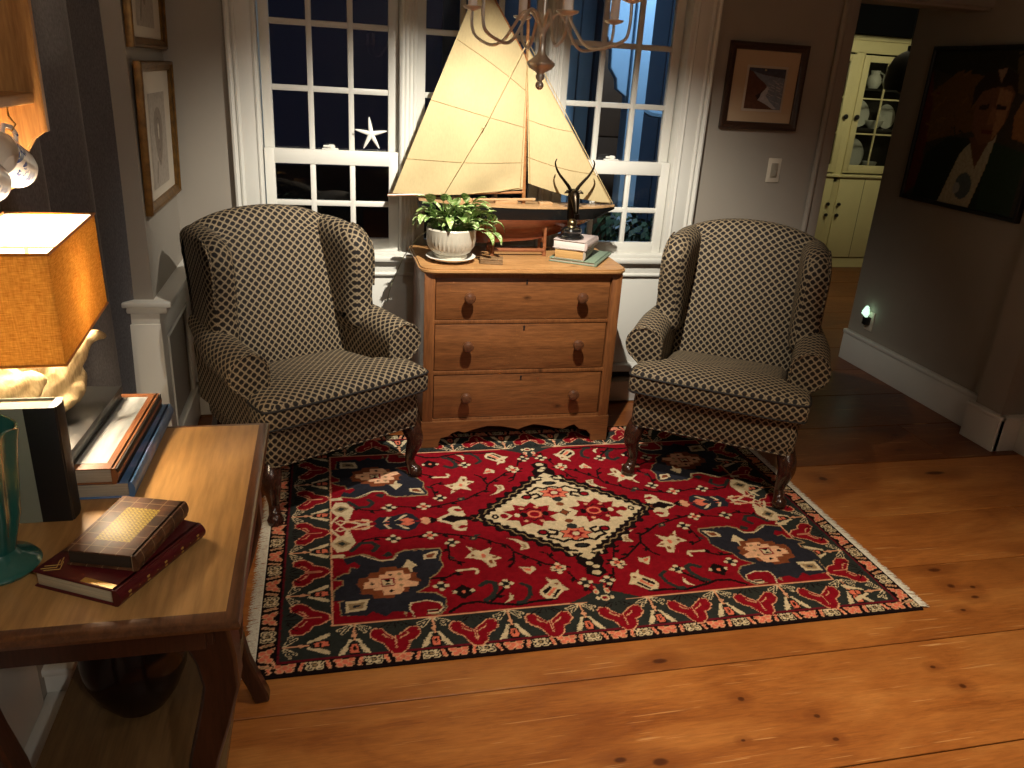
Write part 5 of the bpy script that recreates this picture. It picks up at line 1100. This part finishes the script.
lobe([(bx - .02, ly - .09, z0 + .01), (bx - .02, ly - .10, z0 + .09), (bx - .005, ly - .10, z0 + .165), (bx + .04, ly - .08, z0 + .215)], [.036, .042, .040, .022])
lobe([(bx - .03, ly - .13, z0 + .10), (bx - .01, ly - .135, z0 + .15), (bx + .03, ly - .12, z0 + .19), (bx + .07, ly - .08, z0 + .20)], [.016, .030, .028, .014])
lobe([(bx + .0, ly - .14, z0 + .04), (bx + .02, ly - .14, z0 + .10), (bx + .05, ly - .11, z0 + .16), (bx + .075, ly - .07, z0 + .20)], [.026, .030, .028, .016])
lobe([(bx + .10, ly - .06, z0 + .125), (bx + .115, ly - .01, z0 + .145), (bx + .11, ly + .04, z0 + .18)], [.010, .022, .012])
lobe([(bx + .138, ly + .03, z0 + .24), (bx + .152, ly + .045, z0 + .247), (bx + .172, ly + .05, z0 + .24)], [.011, .013, .006])
s.lathe([(0, 0), (.10, 0), (.104, .008), (.096, .016), (0, .018)], (bx, ly, z0), 30, M=Matrix.Diagonal((.6, 1.5, 1)))
o = obj('driftwood_base', s, M_drift, t, sharp=180)
rm = o.modifiers.new('merge', 'REMESH'); rm.mode = 'VOXEL'; rm.voxel_size = .0045; rm.use_smooth_shade = True
tx = bpy.data.textures.new('bark', 'CLOUDS'); tx.noise_scale = .035; dm = o.modifiers.new('gnarl', 'DISPLACE'); dm.texture = tx; dm.strength = .014; dm.mid_level = .5
# ---------------------------------------------------------------- wall shelf with mugs
M_pshelf = wood('orange_pine_shelf', (.30, .13, .035), (.52, .27, .085), 'z', .4, 1, .2, False)
t = thing('wall_shelf', 'orange pine wall shelf with scalloped bracket end at the top left', 'shelf', (-.60, 1.4, 1.33))
prof = [(-.698, 1.275), (-.62, 1.275), (-.59, 1.29), (-.576, 1.32), (-.566, 1.352), (-.548, 1.380), (-.530, 1.393), (-.521, 1.396), (-.521, 2.05), (-.698, 2.05)]
for y in (.90, 1.735):
    s = MB(); s.prism(prof, 'xz', y, y + .02, b=.002); obj('end_panel', s, M_pshelf, t)
for z in (1.446, 1.80):
    s = MB(); s.box(-.695, -.534, .92, 1.735, z, z + .02, .004); obj('shelf_board', s, wood('pine_shelf_board', (.30, .13, .035), (.50, .26, .085), 'y', .4, 1, .2, False) if z < 1.5 else M_pshelf, t)
s = MB(); s.box(-.699, -.692, .92, 1.735, 1.40, 2.05); s.box(-.695, -.675, .92, 1.735, 1.40, 1.446, .002); obj('back_panel', s, M_pshelf, t)
def chinam():
    m, nt, p = _new('blue_and_white_china'); f = noise(nt, coords(nt), 34, 3, .6, 2.0); g = noise(nt, coords(nt), 12, 2)
    k = mathn(nt, 'MULTIPLY', ramp(nt, f, [(.50, (0, 0, 0)), (.54, (1, 1, 1))]), ramp(nt, g, [(.48, (0, 0, 0)), (.55, (1, 1, 1))]))
    nt.links.new(mixc(nt, k, (.80, .80, .80), srgb(60, 84, 150)), p.inputs['Base Color']); inp(p, Roughness=.12); p.inputs['Coat Weight'].default_value = .5; return m
M_china = chinam(); M_hook = metal('brass_hook', (.5, .36, .14), .35)
for k, (mx_, my_, mz_, lab) in enumerate(((-.552, 1.60, 1.352, 'blue and white china mug hanging from the pine wall shelf, nearest its bracket end'), (-.565, 1.50, 1.340, 'blue and white china mug hanging under the pine shelf, at the left edge'))):
    t = thing('hanging_mug', lab, 'mug', (mx_, my_, mz_)); Mx = Vector((-.12, -.86, .42)).to_track_quat('Z', 'Y').to_matrix()
    # axis of the cup tipped so that the mouth faces the room
    s = MB(); s.lathe([(.0, -.042), (.028, -.042), (.034, -.037), (.038, -.02), (.040, .02), (.0415, .042), (.0405, .043)], (mx_, my_, mz_), 30, M=Mx, cap=(True, False)); s.lathe([(.0405, .043), (.0375, .02), (.035, -.02), (.028, -.036), (.0, -.037)], (mx_, my_, mz_), 30, M=Mx, mi=1, cap=(False, True)); obj('cup', s, [M_china, M_white], t)
    s = MB(); c_ = Vector((mx_, my_, mz_)); up = Mx @ Vector((0, 1, 0)); axv = Mx @ Vector((0, 0, 1))
    if up.z < 0: up = -up
    s.tube([c_ + up * .038 + axv * .026, c_ + up * .06 + axv * .022, c_ + up * .066, c_ + up * .06 - axv * .02, c_ + up * .037 - axv * .024], .0045, 8); obj('handle', s, M_china, t)
    s = MB(); hk = c_ + up * .066; s.tube([(hk.x, hk.y, 1.447), (hk.x, hk.y, max(1.43, hk.z + .012)), (hk.x + .009, hk.y, hk.z + .004), (hk.x + .002, hk.y, hk.z - .007), (hk.x - .007, hk.y, hk.z - .002)], .0016, 6)
    setp(obj('cup_hook', s, M_hook), ('brass cup hook holding the mug nearest the shelf bracket', 'brass cup hook holding the mug at the left photo edge')[k], 'hook', 'cup hooks under the pine shelf')
# ---------------------------------------------------------------- curtain
M_curt = cloth('charcoal_velour', srgb(88, 86, 88), .95, 320, .35)
def curt(u, v):
    y = 2.06 + .86 * u; z = .16 + 1.98 * (1 - v)
    ph = 2 * math.pi * (2.15 * u + .10 * math.sin(3 * u) - .1); amp = .046 + .006 * v
    x = -.715 + amp * math.sin(ph) + .012 * math.sin(2 * ph + 1) + .018 * v * u
    return (x, y + .022 * math.cos(ph) + .05 * v * v * u * u, z)
s = MB(); s.grid(curt, 150, 30)
o = obj('curtain', s, M_curt, sharp=180); setp(o, 'long charcoal curtain hanging in folds between the pine shelf and the gold frames', 'curtain')
sd = o.modifiers.new('thick', 'SOLIDIFY'); sd.thickness = .003
s = MB(); s.tube([(-.735, 1.76, 2.15), (-.735, 2.94, 2.15)], .012, 10); setp(obj('curtain_rod', s, M_black), 'dark curtain rod above the charcoal curtain', 'rod')
# ---------------------------------------------------------------- beyond the doorway
M_cream = paint('cream_hutch_paint', srgb(206, 198, 146), .45, .03); M_hin = paint('hutch_dark_interior', srgb(38, 38, 30), .7)
hx0, hx1, hy = 4.02, 5.36, 6.60
t = thing('china_hutch', 'cream built-in hutch with glass doors of plates through the doorway', 'hutch', ((hx0 + hx1) / 2, hy, 0))
s = MB(); s.box(hx0, hx0 + .03, hy + .01, 6.97, 0, 2.04); s.box(hx1 - .03, hx1, hy + .01, 6.97, 0, 2.04); s.box(hx0, hx1, hy - .03, 6.97, 2.0, 2.05, .006); s.box(hx0, hx1, hy, 6.97, .0, .09); s.box(hx0 - .01, hx1 + .01, hy - .035, 6.97, .845, .87, .005); s.box(hx0, hx1, hy, hy + .03, 1.90, 2.0, .002); s.box(hx0, hx1, hy, hy + .03, .80, .845)
s.box(4.54, 4.63, hy + .002, hy + .03, .09, 1.91)
for x in (4.60 - .035, 4.60 + .59 * 1 - .03): s.box(x - .012, x + .03, hy, hy + .03, .09, 1.91, .002)
s.box(hx0, hx1, 6.94, 6.97, .85, 2.0, mi=1)
for z in (.88, 1.255, 1.60): s.box(hx0 + .03, hx1 - .03, hy + .06, 6.95, z, z + .018, mi=1)
obj('cabinet', s, [M_cream, M_hin], t)
for k, (a, b) in enumerate(((4.04, 4.548), (4.62, 5.14))):
    s = MB(); z0, z1 = .885, 1.885; s.box(a, a + .06, hy - .012, hy + .012, z0, z1, .003); s.box(b - .06, b, hy - .012, hy + .012, z0, z1, .003); s.box(a + .05, b - .05, hy - .012, hy + .012, z0, z0 + .07, .003); s.box(a + .05, b - .05, hy - .012, hy + .012, z1 - .055, z1, .003)
    s.box((a + b) / 2 - .005, (a + b) / 2 + .005, hy - .008, hy + .008, z0 + .06, z1 - .05)
    for z in (1.23, 1.53): s.box(a + .05, b - .05, hy - .008, hy + .008, z - .006, z + .006)
    d = obj('glass_door', s, M_cream, t); g = MB(); g.box(a + .05, b - .05, hy + .001, hy + .004, z0 + .06, z1 - .05); obj('door_pane', g, M_glass, d, flat=True)
    xk = (b - .02, a + .022)[k]; g = MB(); g.lathe([(.008, 0), (.008, .012), (.022, .02), (.022, .028), (.0, .034)], (xk, hy - .012, 1.37), 14, M=Matrix.Rotation(R(90), 3, 'X')); obj('door_latch', g, M_black, d)
    s = MB(); s.box(a, b, hy - .012, hy + .012, .10, .835, .003); s.box((a + b) / 2 - .002, (a + b) / 2 + .002, hy - .0135, hy - .011, .10, .835, mi=1); d = obj('lower_door', s, [M_cream, M_hin], t)
    for zz in ((.60, .50) if k else (.60, .50)):
        g = MB(); g.lathe([(.008, 0), (.008, .012), (.017, .02), (.015, .03), (.0, .033)], (xk - (.0 if zz > .55 else .0), hy - .012, zz), 14, M=Matrix.Rotation(R(90), 3, 'X')); obj('door_knob', g, M_black, d)
M_plate = paint('grey_white_china', srgb(186, 190, 172), .15, .06, 10, coat=.5)
def plate(nm, x, z, r, lab, cat='plate', ysc=1.0):
    s = MB(); Mx = Matrix.Rotation(R(78), 3, 'X') @ Matrix.Diagonal((1.0, ysc, 1.0)); s.lathe([(.0, 0), (r * .55, 0), (r * .62, .006), (r * .97, .016), (r, .019), (r * .97, .021), (r * .62, .012), (0, .006)], (x, 6.80, z + r * ysc * .985), 30, M=Mx)
    setp(obj(nm, s, M_plate), lab, cat, 'china in the cream hutch')
def bowl(nm, x, z, r, h, lab, cat='bowl'):
    s = MB(); s.lathe([(.0, 0), (r * .5, 0), (r * .55, h * .1), (r * .85, h * .5), (r, h), (r * .95, h), (r * .78, h * .5), (r * .4, h * .15), (0, h * .12)], (x, 6.75, z + .0012), 26); setp(obj(nm, s, M_plate), lab, cat, 'china in the cream hutch')
def pitcher(nm, x, z, lab):
    t = thing(nm, lab, 'pitcher', (x, 6.70, z), 0, 'china in the cream hutch'); s = MB(); s.lathe([(.0, 0), (.04, 0), (.062, .04), (.06, .085), (.038, .12), (.042, .15), (.038, .15), (.034, .12), (.0, .1)], (x, 6.72, z + .0012), 24); obj('body', s, M_plate, t)
    s = MB(); s.tube([(x + .04, 6.70, z + .135), (x + .075, 6.70, z + .12), (x + .08, 6.70, z + .075), (x + .055, 6.70, z + .05)], .007, 8); obj('handle', s, M_plate, t)
plate('dinner_plate', 4.80, .898, .145, 'large pale plate standing on the lowest glazed shelf of the hutch'); bowl('china_bowl', 5.00, .898, .07, .08, 'small pale bowl on the lowest glazed shelf of the hutch')
plate('dinner_plate', 4.79, 1.273, .125, 'pale rimmed plate standing on the middle glazed shelf of the hutch'); bowl('sauce_boat', 4.955, 1.273, .085, .07, 'pale low dish on the middle glazed shelf of the hutch', 'dish'); plate('side_plate', 5.10, 1.273, .095, 'oval pale plate behind the low dish on the middle hutch shelf', 'plate', 1.15)
plate('dinner_plate', 4.70, 1.618, .12, 'dim plate standing behind the white pitcher on the top hutch shelf'); pitcher('china_pitcher', 4.85, 1.618, 'white pitcher with loop handle on the top glazed shelf of the hutch'); bowl('china_bowl', 5.02, 1.618, .06, .09, 'small pale bowl on the top glazed shelf of the hutch')
plate('dinner_plate', 4.44, 1.273, .12, 'pale plate behind the left glass door of the hutch')
# pendant
t = thing('pendant_lamp', 'black pendant lamp hanging unlit in the dark room beyond the doorway', 'lamp', (3.835, 5.0, 1.58))
s = MB(); s.lathe([(.115, 1.60), (.125, 1.66), (.118, 1.74), (.09, 1.80), (.05, 1.835), (.02, 1.85), (.02, 1.88), (.0, 1.885)], (3.835, 5.0, 0), 30, cap=(False, True)); obj('shade', s, M_black, t); s = MB(); s.tube([(3.835, 5.0, 1.88), (3.825, 5.0, ZC)], .006, 8); obj('cord', s, M_black, t)
s = MB(); s.ball((3.835, 5.0, 1.62), .04, 14); obj('bulb', s, glassm('smoked_bulb', (.5, .5, .5)), t)
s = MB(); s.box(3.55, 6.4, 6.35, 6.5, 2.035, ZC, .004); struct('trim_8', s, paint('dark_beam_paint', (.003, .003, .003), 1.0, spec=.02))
# floor vase behind the right chair
s = MB(); s.lathe([(.0, 0), (.075, 0), (.08, .01), (.11, .07), (.125, .13), (.118, .19), (.085, .235), (.045, .26), (.038, .285), (.05, .31), (.062, .325), (.056, .328), (.036, .30), (.0, .28)], (2.70, 3.90, .001), 34)
setp(obj('floor_vase', s, paint('blush_glaze', srgb(150, 128, 112), .12, .06, 8, .6, coat=.5)), 'round blush ceramic vase on the floor behind the right wing chair', 'vase')
# ---------------------------------------------------------------- light
def lamp(name, typ, loc, energy, col, size=.05, target=None, angle=120, blend=.3):
    l = bpy.data.lights.new(name, typ); l.energy = energy; l.color = col
    if typ == 'AREA': l.size = size
    elif typ != 'SUN': l.shadow_soft_size = size
    o = bpy.data.objects.new(name, l); link(o); o.location = loc
    if typ == 'SPOT': l.spot_size = R(angle); l.spot_blend = blend
    if target is not None: o.rotation_euler = (Vector(target) - Vector(loc)).to_track_quat('-Z', 'Y').to_euler()
    o['kind'] = 'helper'; return o
WARM = (1.0, .74, .46)
KX, KY = .64, 2.18
t = thing('ceiling_downlight', 'small black cylinder downlight on the ceiling in front of the chest', 'lamp', (KX, KY, 2.18))
s = MB(); s.loft([[(KX + r * math.cos(2 * math.pi * i / 32), KY + r * math.sin(2 * math.pi * i / 32), z) for i in range(32)] for r, z in ((.055, 2.28), (.055, 2.1785), (.059, 2.1785), (.059, 2.28))], (False, False), uv=False); obj('can', s, M_black, t)
lamp('ceiling_spot', 'SPOT', (KX, KY, 2.2055), 300, (1.0, .93, .80), .009, (.70, 3.30, 1.22), 104, 1.0)
lamp('floor_downlight', 'SPOT', (1.2, 1.0, 2.22), 215, (1.0, .84, .62), .03, (1.38, 1.13, 0), 96, 1.0)
lamp('rear_fill_spot', 'SPOT', (.55, -.80, 2.22), 48, (1.0, .93, .82), .05, (-.60, 2.0, .62), 70, 1.0)  # added fill from behind the camera, brightens the left side; no fixture there
lamp('table_lamp_light', 'POINT', (lx, ly, 1.10), 55.0, (1.0, .78, .52), .036)
lamp('rear_ambient_fill', 'POINT', (1.0, -.9, 2.21), 12, (1.0, .90, .76), .05)  # added unseen fill, lifts the general brightness of the room
lamp('hall_light', 'POINT', (4.4, 5.2, 2.1), 26, (1.0, .92, .64), .1)
lamp('night_light_glow', 'POINT', (3.09, 3.955, .36), .008, (.55, 1.0, .7), .02)
lamp('porch_light', 'POINT', (2.1, 4.25, 2.7), 105, (.50, .75, 1.0), .1)
wd = bpy.data.worlds.new('night'); bpy.context.scene.world = wd; wd.use_nodes = True
wd.node_tree.nodes['Background'].inputs[0].default_value = (.02, .03, .07, 1); wd.node_tree.nodes['Background'].inputs[1].default_value = .12
# ---------------------------------------------------------------- camera
cam = bpy.data.cameras.new('camera'); co = bpy.data.objects.new('camera', cam); link(co)
pt, ro, ya = R(21.5), R(3.57), R(13.85)
f = Vector((math.sin(ya) * math.cos(pt), math.cos(ya) * math.cos(pt), -math.sin(pt))); r0 = Vector((math.cos(ya), -math.sin(ya), 0)); u0 = r0.cross(f)
rt_ = r0 * math.cos(ro) + u0 * math.sin(ro); up_ = u0 * math.cos(ro) - r0 * math.sin(ro)
co.matrix_world = Matrix(((rt_.x, up_.x, -f.x, 0), (rt_.y, up_.y, -f.y, 0), (rt_.z, up_.z, -f.z, 1.55), (0, 0, 0, 1)))
cam.sensor_width = 36; cam.lens = 785 / 1024 * 36; cam.clip_start = .02; cam.clip_end = 100
sc_ = bpy.context.scene; sc_.camera = co
sc_.view_settings.view_transform = 'Standard'; sc_.view_settings.look = 'None'; sc_.view_settings.gamma = 1; sc_.view_settings.exposure = 0; sc_.view_settings.use_curve_mapping = False
for o in bpy.data.objects:
    if o.parent is None and 'category' in o:
        n = o.name.split('.')[0]
        if n == 'book': o['group'] = 'books on the side table' if o.location.x < 0 else 'books under the antelope head'
        elif n == 'hanging_mug': o['group'] = 'china mugs under the pine shelf'
        elif n == 'framed_print': o['group'] = 'gold-framed prints on the left pier'
        elif n == 'shrub': o['group'] = 'shrubs outside the windows'
